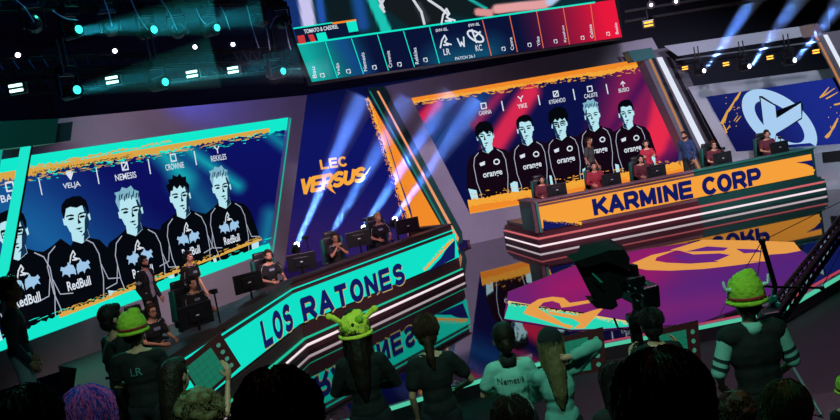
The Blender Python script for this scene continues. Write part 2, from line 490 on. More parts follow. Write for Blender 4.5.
    H = {'short': [(-.35, .02), (-.38, .25), (-.34, .42), (-.2, .55), (.02, .6), (.22, .57), (.35, .42), (.38, .22), (.35, .02), (.31, .1), (.29, .25), (.2, .31), (.05, .27), (-.12, .33), (-.24, .3), (-.31, .12)],
         'blond': [(-.34, .1), (-.4, .35), (-.34, .5), (-.38, .6), (-.2, .62), (-.12, .72), (.02, .66), (.16, .72), (.22, .6), (.36, .52), (.34, .3), (.33, .1), (.27, .3), (.1, .4), (-.1, .34), (-.24, .4), (-.3, .2)],
         'mop': [(-.38, -.05), (-.48, .2), (-.44, .5), (-.28, .66), (-.05, .74), (.2, .72), (.4, .58), (.48, .3), (.4, -.02), (.33, .1), (.28, .22), (.16, .14), (.06, .24), (-.06, .12), (-.16, .24), (-.26, .14), (-.33, .1)],
         'fringe': [(-.34, -.1), (-.42, .2), (-.36, .45), (-.16, .6), (.14, .6), (.34, .46), (.4, .2), (.34, -.1), (.3, .1), (.2, .16), (.08, .08), (-.04, .2), (-.16, .14), (-.28, .12)],
         'tuft': [(-.34, .08), (-.4, .3), (-.42, .42), (-.3, .46), (-.32, .58), (-.16, .58), (-.12, .7), (.02, .62), (.14, .7), (.2, .58), (.34, .58), (.32, .42), (.4, .3), (.34, .05), (.3, .2), (.24, .3), (.14, .22), (.06, .34), (-.06, .24), (-.16, .36), (-.22, .22), (-.3, .22)]}[hair]
    mb.poly(A(H))
    if hair == 'blond':
        mb.use(em('hair_shade', '16304a'))
        for k in range(9):
            x = -.3 + k * .075; y = .36 + .05 * math.sin(k * 2.3); mb.poly([pl.at(s + a * U * hx, z + b * U, off + .02) for a, b in [(x, y), (x + .03, y + .01), (x + .1, y + .19 + .04 * math.cos(k * 3)), (x + .03, y + .12)]])
    ob('hair', mb, par, world=True)
def name_plate(mb, pl, txt, px, py, w, h, ix, iy, icon, off):
    s, z = pl.st(px, py); v, f = text2d(txt, .01)
    mb.add([pl.at(s + (x - .5) * w, z + (y - .5) * h, off) for x, y in v], f)
    s, z = pl.st(ix, iy); k = .085
    L = {'box': [[(-1, -1), (-1, 1), (1, 1), (1, -1), (-1, -1)]], 'slash': [[(-1, -1), (-1, 1), (1, 1), (1, -1), (-1, -1)], [(-.8, -.8), (.8, .8)]],
         'leaf': [[(-1, .6), (0, -1), (1, .6)], [(0, 1), (0, -1)], [(-.6, 1), (0, -.4), (.6, 1)]], 'vee': [[(-1, 1), (0, 0), (1, 1)], [(0, 0), (0, -1)]],
         'plus': [[(0, -1), (0, 1)], [(-.9, 0), (0, .9), (.9, 0)]]}[icon]
    for q in L: ln(mb, pl, [(s + a * k, z + b * k) for a, b in q], .035, off)
def seps(mb, pl, L, off):
    for x, y0, x1, y1 in L:
        fpoly(mb, pl, [(x - .5, y0), (x + .6, y0), (x1 + .6, y1), (x1 - .5, y1)], off)

# ---- left screen
L_Q = [(0, 159.5), (290, 117), (272, 251), (0, 352)]
L_Q = [(-60, 168.5), (290, 117), (272, 251), (-60, 374)]
lr = thing('led_screen', 'huge LED screen at left with five black-shirted player portraits on blue', 'screen', LRS.at(4, 0, 0))
def lrbg(x, y, u, v):
    c = mixc(hexf('0d1266'), hexf('0a0a4a'), (y - 120) / 160)
    c = mixc(c, hexf('1a6fa8'), .8 * streak(x, y, (-20, 190), (110, 290), 95))
    c = mixc(c, hexf('14b8b8'), .9 * streak(x, y, (140, 130), (185, 178), 17))
    c = mixc(c, hexf('14b0b8'), .9 * streak(x, y, (175, 140), (238, 186), 11))
    c = mixc(c, hexf('18a8b4'), .5 * streak(x, y, (185, 180), (230, 240), 26))
    c = mixc(c, hexf('1c9fb4'), .7 * streak(x, y, (270, 215), (262, 262), 14))
    c = mixc(c, hexf('12c8c0'), .6 * streak(x, y, (262, 128), (290, 150), 10))
    c = mixc(c, hexf('1a5fa0'), .5 * streak(x, y, (40, 230), (40, 330), 40))
    return c
display('screen_face', LRS, L_Q, 110, 60, 0, lrbg, lr)
for px, py, U, h, g in [(12, 233, .80, 'short', True), (76, 218, .80, 'short', False), (130, 211.5, .82, 'blond', False), (179.5, 196.5, .80, 'tuft', False), (221, 187.5, .80, 'blond', False)]:
    portrait(LRS, px, py, U, h, lr, 'lr', glasses=g, bo=-.3 if px == 76 else 0)
mb = MB().use(TEAL)
grunge(mb, LRS, (-60, 168.5), (290, 117), 24, 13, .05, .3, 70, 60, 3)
grunge(mb, LRS, (-60, 374), (272, 251), 16, 10, .05, .3, 60, 60, 4, -1)
ob('teal_brush_stroke', mb, lr, world=True)
YELD = em('screen_ochre', 'd9a548')
mb = MB().use(YELD)
grunge(mb, LRS, (-60, 183), (269, 128), 11, 5, .055, .7, 120, 130, 5)
mb.use(TEAL); grunge(mb, LRS, (30, 163), (165, 139), 5, 3, .057, .95, 60, 90, 61); mb.use(YELD)
grunge(mb, LRS, (30, 164), (170, 140), 9, 1, .055, .7, 60, 60, 6)
grunge(mb, LRS, (60, 328 - 10), (262, 248 - 8), 5, 3, .055, .8, 90, 90, 7, -1)
ob('yellow_brush_stroke', mb, lr, world=True)
mb = MB().use(INK)
grunge(mb, LRS, (31, 167), (130, 148.5), 5, 6, .058, .8, 60, 110, 8, 1, False)
grunge(mb, LRS, (31, 170), (130, 151.5), 5, 5, .058, .8, 60, 60, 18, 1, False)
ob('dark_brush_flecks', mb, lr, world=True)
mb = MB().use(WHT)
for t, px, py, w, ix, iy, ic in [('BAU', 8, 198, .42, 8, 187, 'box'), ('VELJA', 70, 186, .46, 68, 175.5, 'leaf'), ('NEMESIS', 124, 176.5, .64, 123, 166.5, 'slash'), ('CROWNIE', 173, 166.5, .64, 171.5, 158, 'box'), ('REKKLES', 217, 158, .6, 215.5, 150, 'vee')]:
    name_plate(mb, LRS, t, px, py, w, .15, ix, iy, ic, .06)
seps(mb, LRS, [(38.5, 178, 42, 195), (96, 168, 99, 184), (148, 159, 150.5, 174), (194, 151, 196.5, 165)], .06)
ob('name_lettering', mb, lr, world=True)
mb = MB().use(DARK); slab(mb, LRS, L_Q, -.01, .2); ob('cabinet', mb, lr, world=True)
fr = thing('screen_surround', 'slanted grey metal surround framing the left portrait screen', 'frame', LRS.at(8, 0, .1))
mb = MB().use(STEEL)
slab(mb, LRS, [(-60, 130), (307, 95), (285, 262), (281, 290), (272, 290), (272, 251), (290, 117), (-60, 168.5)], .12, .3)
ob('panel', mb, fr, world=True)
mb = MB().use(STEEL); slab(mb, LRS, [(-60, 374), (272, 251), (281, 290), (281, 300), (-60, 410)], .10, .25)
ob('base_wall', mb, fr, world=True)
mb = MB().use(em('thin_teal_line', '20b8a8', .8)); slab(mb, LRS, [(290.2, 118), (291.4, 118), (273.6, 252), (272.4, 252)], .14, .01)
ob('edge_light', mb, fr, world=True)
# teal lit gantry at far left
gt = thing('teal_gantry', 'teal gantry beam on slanted glowing posts crossing the left screen', 'gantry', LRS.at(.5, 0, 1))
mb = MB().use(TEALP); slab(mb, LRS, [(-60, 124), (58.5, 118.5), (55, 143), (-60, 156)], 1.1, .4); ob('beam', mb, gt, world=True)
mb = MB().use(pb('dark_teal_panel', '123f42', .5)); slab(mb, LRS, [(58, 123.5), (73, 121.5), (70.5, 140.5), (55, 143)], 1.0, .3); ob('beam_end', mb, gt, world=True)
mb = MB().use(em('teal_tube', '1ee6cc', 1.0)); slab(mb, LRS, [(23.5, 147), (31, 146), (9, 270), (2.5, 282), (-4, 330), (-10, 330)], 1.05, .1); ob('light_bar', mb, gt, world=True)
mb = MB().use(BLACKM); slab(mb, LRS, [(31, 146), (33, 146), (11.5, 270), (5, 284), (-2, 330), (-4, 330), (3, 282), (9.5, 270)], 1.04, .12); ob('post', mb, gt, world=True)
mb = MB().use(em('teal_tube_dim', '14a898', .8)); slab(mb, LRS, [(-6, 151), (3, 150), (0, 166), (-8, 200)], 1.05, .1); ob('light_bar', mb, gt, world=True)

# ---- middle screen
vs_ = thing('led_screen', 'dark blue LED screen in the middle with gold lettering', 'screen', (-3, 31.4, 0))
def vsbg(x, y, u, v):
    c = mixc(hexf('060a24'), hexf('0e1460'), (y - 70) / 60)
    c = mixc(c, hexf('2a1c5c'), (y - 175) / 60)
    return c
display('screen_face', VSS, [(290, 97), (470, 70), (470, 250), (255, 285)], 50, 50, 0, vsbg, vs_)
mb = MB().use(YEL)
block_text(mb, VSS, 'LEC', (322, 168.5), (346.5, 165), .28, .08, .02, .42)
block_text(mb, VSS, 'VERSUS', (301.5, 193), (363, 180), .44, .13, .02, .34, .3, .1)
for q in ([(315, 194), (330, 187), (322, 191)], [(325, 186), (329, 184), (336, 194), (331, 191)], [(362, 178), (371, 166), (367, 174)]): fpoly(mb, VSS, q, .022)
ob('lettering', mb, vs_, world=True)
mb = MB().use(ORG)
fpoly(mb, VSS, [(372, 97), (385, 97), (455, 224), (455, 240), (417, 240), (411, 210), (400, 180), (391, 150), (381, 122)], .02)
grunge(mb, VSS, (373, 96), (418, 240), 6, 6, .022, .8, 70, 60, 21, 1)
ob('orange_wedge', mb, vs_, world=True)
mb = MB().use(YEL)
grunge(mb, VSS, (369, 97), (414, 225), 3, 4, .03, .9, 70, 70, 22, 1)
ob('gold_brush_edge', mb, vs_, world=True)
mb = MB().use(DARK); slab(mb, VSS, [(290, 97), (470, 70), (470, 250), (255, 285)], -.02, .2); ob('cabinet', mb, vs_, world=True)

# ---- right screen
K_Q = [(411, 98), (652, 57), (702, 172), (470, 214)]
kc = thing('led_screen', 'large LED screen at right with five player portraits on crimson and navy', 'screen', KCS.at(4, 0, 0))
def kcbg(x, y, u, v):
    c = mixc(hexf('0c1148'), hexf('0a1040'), v)
    c = mixc(c, hexf('1a4f8e'), .8 * streak(x, y, (415, 165), (480, 100), 22))
    c = mixc(c, hexf('d0204a'), .95 * streak(x, y, (420, 120), (436, 104), 9, .6))
    c = mixc(c, hexf('e02850'), .95 * streak(x, y, (492, 150), (530, 92), 14, .6))
    c = mixc(c, hexf('c02050'), .8 * streak(x, y, (475, 125), (505, 88), 8))
    c = mixc(c, hexf('8a1c54'), .9 * max(0, min(1, (x - 592 - (y - 80) * -.25) / 30)))
    c = mixc(c, hexf('e8284c'), .9 * streak(x, y, (640, 165), (680, 100), 15, .5))
    c = mixc(c, hexf('e82a4c'), .9 * streak(x, y, (655, 145), (665, 90), 14, .5))
    c = mixc(c, hexf('3a1050'), .8 * streak(x, y, (600, 150), (650, 70), 8))
    c = mixc(c, hexf('1c0e48'), .9 * max(0, min(1, (y - 140 + (x - 680) * .7) / 20)) if x > 640 else 0)
    return c
display('screen_face', KCS, K_Q, 110, 56, 0, kcbg, kc)
for px, py, U, h, g in [(485, 136, .80, 'fringe', False), (525, 129, .79, 'short', False), (559, 124, .78, 'mop', True), (592, 115.5, .77, 'blond', False), (626, 113.5, .79, 'short', False)]:
    portrait(KCS, px, py, U, h, kc, 'kc', glasses=g, low=2.9)
mb = MB().use(YEL)
grunge(mb, KCS, (411, 98), (652, 57), 6, 10, .05, .3, 110, 90, 9)
grunge(mb, KCS, (470, 214), (702, 172), 15, 14, .05, .15, 100, 60, 10, -1)
ob('yellow_brush_stroke', mb, kc, world=True)
mb = MB().use(ORG)
grunge(mb, KCS, (411, 98), (652, 57), 4, 6, .055, .4, 80, 0, 11)
grunge(mb, KCS, (470, 213), (702, 171), 6, 6, .055, .3, 80, 60, 12, -1)
ob('orange_brush_stroke', mb, kc, world=True)
mb = MB().use(WHT)
for t, px, py, w, ix, iy, ic in [('CANNA', 484.5, 112.5, .44, 483, 106, 'box'), ('YIKE', 521.5, 106, .34, 520, 99, 'vee'), ('KYEAHOO', 556.5, 101, .6, 555, 94, 'slash'), ('CALISTE', 590, 95.5, .5, 589, 89, 'box'), ('BUSIO', 623, 90, .4, 622, 84, 'plus')]:
    name_plate(mb, KCS, t, px, py, w, .14, ix, iy, ic, .06)
seps(mb, KCS, [(501.5, 101, 503.5, 111), (538, 95, 540, 105), (573, 89, 575, 100), (606, 84, 608, 94)], .06)
ob('name_lettering', mb, kc, world=True)
mb = MB().use(DARK); slab(mb, KCS, K_Q, -.01, .2); ob('cabinet', mb, kc, world=True)
fk = thing('screen_surround', 'slanted grey metal surround framing the crimson portrait screen', 'frame', KCS.at(1, 0, .1))
mb = MB().use(STEEL)
slab(mb, KCS, [(380, 87), (652, 37.5), (662, 56), (652, 57), (411, 98), (470, 214), (470, 240), (460, 240), (462, 238)], .12, .4)
ob('panel', mb, fk, world=True)
mb = MB().use(STEEL); slab(mb, KCS, [(470, 214), (702, 172), (715, 198), (470, 245)], .1, .25); ob('base_wall', mb, fk, world=True)
mb = MB().use(pb('chevron_green', '1a4f4a', .4, .3)); slab(mb, KCS, [(367.5, 88), (384, 86), (462, 232), (463, 242), (457, 246)], .3, .5); ob('chevron_post', mb, fk, world=True)
mb = MB().use(em('orange_line', 'f0a070', .9)); slab(mb, KCS, [(377, 91), (378.8, 91), (459, 238), (458, 242)], .33, .04); ob('light_line', mb, fk, world=True)
mb = MB().use(em('teal_line_dim', '2a9a86', .5)); slab(mb, KCS, [(369, 91), (370.5, 91), (455, 243), (454, 245)], .33, .04); ob('light_line', mb, fk, world=True)

# ---- pillar and logo screen on the right
pr = thing('slanted_pillar', 'slanted grey pillar with white light strip right of the crimson portrait screen', 'pillar', KCS.at(8.6, 0, .9))
mb = MB().use(pb('pillar_grey', '6a6874', .4, .4)); slab(mb, KCS, [(640, 52), (676, 46), (736, 180), (702, 186)], .9, .5); ob('post', mb, pr, world=True)
mb = MB().use(em('white_strip', 'dfe6f5', 1.0)); slab(mb, KCS, [(657, 57.5), (662, 57), (718, 169), (712, 170)], .93, .05); ob('light_strip', mb, pr, world=True)
mb = MB().use(em('orange_strip_dim', 'c88858', .8)); slab(mb, KCS, [(649, 58.5), (650.8, 58.5), (701, 170), (699, 170)], .93, .05); ob('light_strip', mb, pr, world=True)
mb = MB().use(pb('black_gap', '101018', .5)); slab(mb, KCS, [(652, 58), (655, 58), (707, 170), (703, 170)], .92, .05); slab(mb, KCS, [(666, 57), (670, 57), (727, 168), (722, 168)], .92, .05); ob('dark_groove', mb, pr, world=True)
mb = MB().use(pb('teal_cap', '3d6f70', .4, .3)); slab(mb, KCS, [(628, 51), (652, 47.5), (655, 58), (634, 62)], .96, .4); ob('cap', mb, pr, world=True)
tb = thing('top_beam', 'long silver beam spanning above the logo screen at right', 'beam', KXS.at(1, 4.5, 1.0))
mb = MB().use(SILVER); slab(mb, KXS, [(664, 46), (799, 26.5), (803, 36.5), (678, 56)], 1.0, .4); ob('panel', mb, tb, world=True)
mb = MB().use(pb('rust_cap', '7d6a66', .4, .3)); slab(mb, KXS, [(799, 26.5), (812, 24), (818, 36), (803, 38)], 1.02, .45); ob('end_cap', mb, tb, world=True)
p3 = thing('slanted_pillar', 'slanted grey pillar with light strips at the right edge', 'pillar', KXS.at(4, 0, .9))
mb = MB().use(pb('pillar_grey', '6a6874')); slab(mb, KXS, [(812, 34), (842, 30), (890, 130), (868, 140)], .9, .4); ob('post', mb, p3, world=True)
mb = MB().use(em('orange_strip_dim', 'c88858')); slab(mb, KXS, [(815, 36), (817, 36), (866, 130), (863, 130)], .93, .04); ob('light_strip', mb, p3, world=True)
mb = MB().use(em('white_strip', 'dfe6f5')); slab(mb, KXS, [(823, 35), (827, 34.5), (875, 125), (870, 126)], .93, .04); ob('light_strip', mb, p3, world=True)
kx = thing('led_screen', 'navy LED screen at right with a big pale crossed oval logo', 'screen', KXS.at(2, 0, 0))
X_Q = [(705, 97), (832, 78), (868, 142), (735, 152)]
def kxbg(x, y, u, v):
    return mixc(mixc(hexf('151c5a'), hexf('1a2a86'), u * 1.3), hexf('10124a'), streak(x, y, (705, 140), (760, 150), 40))
display('screen_face', KXS, X_Q, 40, 24, 0, kxbg, kx)
mb = MB().use(em('logo_pale_blue', 'a9cdf0'))
ocx, ocy = 779.5, 122  # oval in photo frame, drawn as ring of the flat logo
def oval(t, a, b):
    w = math.radians(38); x, y = a * math.cos(t), b * math.sin(t)
    return (ocx + x * math.cos(w) - y * math.sin(w), ocy + x * math.sin(w) + y * math.cos(w))
N = 48
for i in range(N):
    t0, t1 = i / N * 2 * math.pi, (i + 1) / N * 2 * math.pi
    q = [oval(t0, 44, 24), oval(t1, 44, 24), oval(t1, 30, 13), oval(t0, 30, 13)]
    if max(p[1] for p in q) > 148: q = [(p[0], min(p[1], 149 - (p[0] - 735) * .08)) for p in q]
    fpoly(mb, KXS, q, .01)
ob('logo_oval', mb, kx, world=True)
mb = MB().use(INK)
fpoly(mb, KXS, [(759, 96), (762, 96), (776, 105), (776, 111), (801, 101), (803, 105), (802, 119), (790, 126), (777, 133), (773, 151), (768, 151)], .015)
ob('logo_outline', mb, kx, world=True)
mb = MB().use(em('logo_pale_blue', 'a9cdf0'))
fpoly(mb, KXS, [(760.5, 97.5), (775.2, 106), (776.5, 118.2), (800.8, 103), (801.5, 117.5), (787, 127), (776, 133.5), (773, 152), (767, 152)], .02)
ob('logo_letter', mb, kx, world=True)
mb = MB().use(em('gold_marks', 'd9a24a')); rd = random.Random(5)
for x, y, x1, y1, w in [(741, 91, 735, 101, 3), (735, 100, 728, 112, 3), (728, 110, 722, 124, 4), (722, 122, 727, 133, 2), (741, 116, 736, 122, 1.2), (738, 115, 734, 121, 1), (730, 125, 727, 130, 1.2), (829, 87, 820, 98, 2), (835, 88, 822, 97, 1.6), (838, 92, 826, 99, 1.6), (845, 102, 834, 105, 2), (838, 118, 832, 130, 3), (832, 130, 826, 138, 4)]:
    dx, dy = x1 - x, y1 - y; L = math.hypot(dx, dy); a, b = -dy / L * w / 2, dx / L * w / 2
    fpoly(mb, KXS, [(x + a * .4, y + b * .4), (x - a * .4, y - b * .4), (x1 - dx * .3 - a, y1 - dy * .3 - b), (x1 - a * .5, y1 - b * .5), (x1 + a, y1 + b)], .02)
for k in range(30):
    x, y = rd.choice([(733, 110), (725, 125), (830, 120)]); x += rd.gauss(0, 6); y += rd.gauss(0, 7)
    fpoly(mb, KXS, [(x, y), (x + 1, y - 1), (x + 1.4, y + .2)], .02)
ob('gold_brush_marks', mb, kx, world=True)
mb = MB().use(DARK); slab(mb, KXS, X_Q, -.01, .2); ob('cabinet', mb, kx, world=True)
fx = thing('screen_surround', 'bright silver surround framing the navy logo screen', 'frame', KXS.at(2, 0, .2))
mb = MB().use(SILVER)
slab(mb, KXS, [(688, 87), (850, 66), (855, 75), (832, 78), (705, 97), (735, 152), (868, 142), (871, 147), (730, 163), (727, 158)], .1, .35)
ob('panel', mb, fx, world=True)
mb = MB().use(SILVER); slab(mb, KXS, [(731, 163), (900, 143), (905, 190), (740, 205)], .3, .6); ob('base_wall', mb, fx, world=True)
mb = MB().use(DARK); slab(mb, KXS, [(822, 152.5), (852, 149), (853, 160), (823, 163)], .32, .05); ob('dark_opening', mb, fx, world=True)

# ---- hanging screen
HSS = Plane(P2(312, 82, 22), P2(622, 37, 25.9))
hs = thing('hanging_screen', 'big LED screen hanging at the top showing the broadcast and a draft bar', 'screen', HSS.at(4, 5.5, .1))
mb = MB().use(DARK); slab(mb, HSS, [(272, -37), (610, -84), (623, 38.5), (312, 84.5)], -.02, .3); ob('cabinet', mb, hs, world=True)
def hsbg(x, y, u, v):
    c = hexf('0b2a33')
    c = mixc(c, hexf('14306e'), streak(x, y, (296, 0), (302, 30), 16, .4))
    c = mixc(c, hexf('c8c4ee'), streak(x, y, (303, -10), (309, 24), 8, .3))
    c = mixc(c, hexf('2352a8'), streak(x, y, (318, -10), (322, 20), 5, .5))
    c = mixc(c, hexf('0e1c22'), streak(x, y, (335, -10), (340, 16), 13, .2))
    c = mixc(c, hexf('1a4a90'), streak(x, y, (356, -10), (363, 25), 9, .7))
    c = mixc(c, hexf('1cc4b4'), streak(x, y, (371, -4), (386, 30), 6, .3))
    c = mixc(c, hexf('141a1e'), streak(x, y, (400, -5), (430, 18), 22, .2))
    c = mixc(c, hexf('383a40'), streak(x, y, (418, 5), (426, 20), 5, .6))
    c = mixc(c, hexf('101c20'), streak(x, y, (455, 0), (500, 8), 18, .3))
    c = mixc(c, hexf('e2a0a0'), streak(x, y, (497, 9), (545, 4), 5.5, .3))
    c = mixc(c, hexf('d89090'), streak(x, y, (478, 12), (490, 13), 4.5, .3))
    c = mixc(c, hexf('1cb0a8'), streak(x, y, (470, 0), (486, 8), 1.6, .4))
    c = mixc(c, hexf('b4c8e8'), streak(x, y, (550, 2), (560, -6), 5, .4))
    return c
display('screen_face', HSS, [(272, -36), (610, -83), (614.5, -1.5), (297.5, 45)], 150, 60, 0, hsbg, hs)
mb = MB()
def lane(x): # top, bottom of the bar at x along it
    return
tops = [(297.5, 45), (325, 42), (351, 38.5), (377, 34.5), (403, 31), (429, 27), (482, 20), (509, 15.5), (536, 11), (562.6, 7), (590, 3), (614.5, -.5)]
bots = [(312, 82), (337, 79), (363, 75), (388, 71.5), (414, 68), (439, 64.5), (491, 57), (517, 53), (543, 49.2), (569, 45.5), (595, 41.5), (622, 37)]
def barbg(x, y, u, v):
    c = hexf('0a1236')
    c = mixc(hexf('12a8a0'), c, (u - .02) * 5)
    c = mixc(c, hexf('1848a0'), .6 * streak(x, y, (340, 40), (366, 78), 16))
    c = mixc(c, hexf('125a78'), .8 * streak(x, y, (440, 62), (490, 52), 26))
    c = mixc(c, hexf('e8183c'), (u - .68) * 3.6)
    return c
display('draft_bar', HSS, [tops[0], tops[-1], bots[-1], bots[0]], 100, 10, .01, barbg, hs)
mb.use(TEAL)
fpoly(mb, HSS, [(297, 43.6), (595, 1.4), (595, 3), (297.6, 45.4)], .03)
for i in (1, 2, 3, 4, 5): fpoly(mb, HSS, [tops[i], (tops[i][0] + .9, tops[i][1]), (bots[i][0] + .9, bots[i][1] - 1), (bots[i][0], bots[i][1] - 1)], .03)
mb.use(em('bar_orange', 'e06a4a'))
for i in range(6, 11): fpoly(mb, HSS, [tops[i], (tops[i][0] + .9, tops[i][1]), (bots[i][0] + .9, bots[i][1] - 1), (bots[i][0], bots[i][1] - 1)], .03)
ob('divider_lines', mb, hs, world=True)
mb = MB().use(WHT)
def vtext(s, px, py, L, h):
    """sideways lettering reading upward"""
    a = HSS.st(px, py); v, f = text2d(s, .01)
    mb.add([HSS.at(a[0] - y * h, a[1] + x * L, .03) for x, y in v], f)
for s, x, y, L in [('Bau', 316.5, 78, .28), ('Velja', 341, 75, .3), ('Nemesis', 367, 71, .46), ('Crownie', 392, 67.5, .42), ('Rekkles', 418.5, 64, .42), ('Canna', 513.5, 50, .34), ('Yike', 540, 46, .26), ('Kyeahoo', 566.5, 42, .46), ('Caliste', 593, 38, .38), ('Busio', 618, 34, .32)]:
    vtext(s, x, y, L, .1)
for x, y in [(322, 75.5), (348, 71.5), (374, 67.5), (399, 64.5), (425, 60), (503, 49), (529, 45), (555, 41.5), (582, 38), (607.5, 34)]:
    s, z = HSS.st(x, y); ln(mb, HSS, [(s - .045, z - .04), (s - .05, z + .04), (s + .045, z + .045), (s + .05, z - .04), (s + .0, z - .05)], .02, .03)
ptext(mb, HSS, '0W-0L', (435.5, 32.5), (447.5, 30.5), .08, .03, .01)
ptext(mb, HSS, '0W-0L', (468, 27.3), (479.5, 25.5), .08, .03, .01)
ptext(mb, HSS, 'LR', (443.5, 55.5), (450, 54.5), .16, .03, .01)
ptext(mb, HSS, 'KC', (475.5, 51.5), (482, 50.5), .16, .03, .01)
ptext(mb, HSS, 'PATCH 26.1', (455, 60.5), (474.5, 57.5), .08, .03, .01)
s, z = HSS.st(444, 41.5); logo_lr(mb, HSS, s, z, .3, .03)
s, z = HSS.st(475, 36.5)
R = [(s + .22 * math.cos(t / 16 * 6.283) , z - .13 * math.sin(t / 16 * 6.283) - .1 * math.cos(t / 16 * 6.283)) for t in range(17)]
ln(mb, HSS, R, .05, .03)
ln(mb, HSS, [(s - .08, z + .18), (s + .0, z - .16)], .05, .03); ln(mb, HSS, [(s + .16, z + .1), (s - .04, z - .02)], .05, .03)
s, z = HSS.st(461, 43); ln(mb, HSS, [(s - .1, z + .12), (s - .04, z - .08), (s, z + .02), (s + .06, z - .1), (s + .09, z + .14)], .04, .03)
s, z = HSS.st(446, 16.5); logo_lr(mb, HSS, s, z, .38, .03)
ob('bar_lettering', mb, hs, world=True)
mb = MB().use(em('banner_navy', '0a1836')); fpoly(mb, HSS, [(293.5, 29), (355, 19.8), (360, 34.5), (298.5, 43.8)], .03)
mb.use(TEAL); fpoly(mb, HSS, [(293, 27.8), (332, 22), (332.4, 23.2), (293.5, 29.2)], .034); fpoly(mb, HSS, [(316, 33.5), (325.5, 32), (328, 40), (318.5, 41.5)], .034); fpoly(mb, HSS, [(346, 22), (356, 20.5), (358.5, 31), (349, 32.4)], .034)
mb.use(em('banner_red', 'c83a3c')); fpoly(mb, HSS, [(297, 36), (304, 34.8), (306, 43), (299, 44)], .034); fpoly(mb, HSS, [(308, 35), (313, 34), (316, 41), (311, 42)], .034)
mb.use(ORG); fpoly(mb, HSS, [(332, 22.5), (356, 19), (356.6, 21), (332.6, 24.4)], .034)
mb.use(WHT); ptext(mb, HSS, 'TOMATO & CAEDREL', (304, 34), (338, 28.6), .1, .036, .02)
ob('caption_banner', mb, hs, world=True)
mb = MB().use(em('feed_white', 'd0d4dc'))
for q in ([(379, 0), (383, 8), (381, 3)], [(413, 0), (421, 12), (424, 24)], [(428, 0), (440, 8), (447, 14)], [(383, 0), (380, 6), (384, 12)]):
    ln(mb, HSS, [HSS.st(*p) for p in q], .07, .02)
ob('broadcast_picture', mb, hs, world=True)
# ---------------------------------------------------------------- desks and platforms
def V2(x, y): return Vector((x, y, 0))
def offset(poly, d):
    """shift an open line backward by d with mitred corners"""
    out = []
    ns = []
    for a, b in zip(poly[:-1], poly[1:]):
        e = (b - a).normalized(); ns.append(Vector((e.y, -e.x, 0)))
    for i, p in enumerate(poly):
        if i == 0: n = ns[0]; k = 1
        elif i == len(poly) - 1: n = ns[-1]; k = 1
        else:
            n = (ns[i - 1] + ns[i]).normalized(); k = 1 / max(.3, n.dot(ns[i]))
        out.append(p - n * d * k)
    return out
def band(mb, poly, d0, d1, z0, z1):
    A, B = offset(poly, d0), offset(poly, d1)
    n = len(poly); vs = []
    for a, b in zip(A, B):
        vs += [(a.x, a.y, z0), (b.x, b.y, z0), (b.x, b.y, z1), (a.x, a.y, z1)]
    fs = [(3, 2, 1, 0), tuple(range(4 * n - 4, 4 * n))]
    for i in range(n - 1):
        o = 4 * i
        for k in range(4): fs.append((o + k, o + (k + 1) % 4, o + 4 + (k + 1) % 4, o + 4 + k))
    mb.add(vs, fs)
MAROON = pb('desk_maroon_panel', '4a3038', .4, .3); DESKT = pb('desk_top', '3a2e34', .4, .3)
A, B, C = V2(-3.80, 12.3), V2(-2.69, 17.75), V2(.85, 22.9)
nBC = Vector(((C - B).normalized().y, -(C - B).normalized().x, 0)); nAB = Vector(((B - A).normalized().y, -(B - A).normalized().x, 0))
C2 = C - nBC * 2.6
TEALD = em('desk_teal', '10e0c6'); 
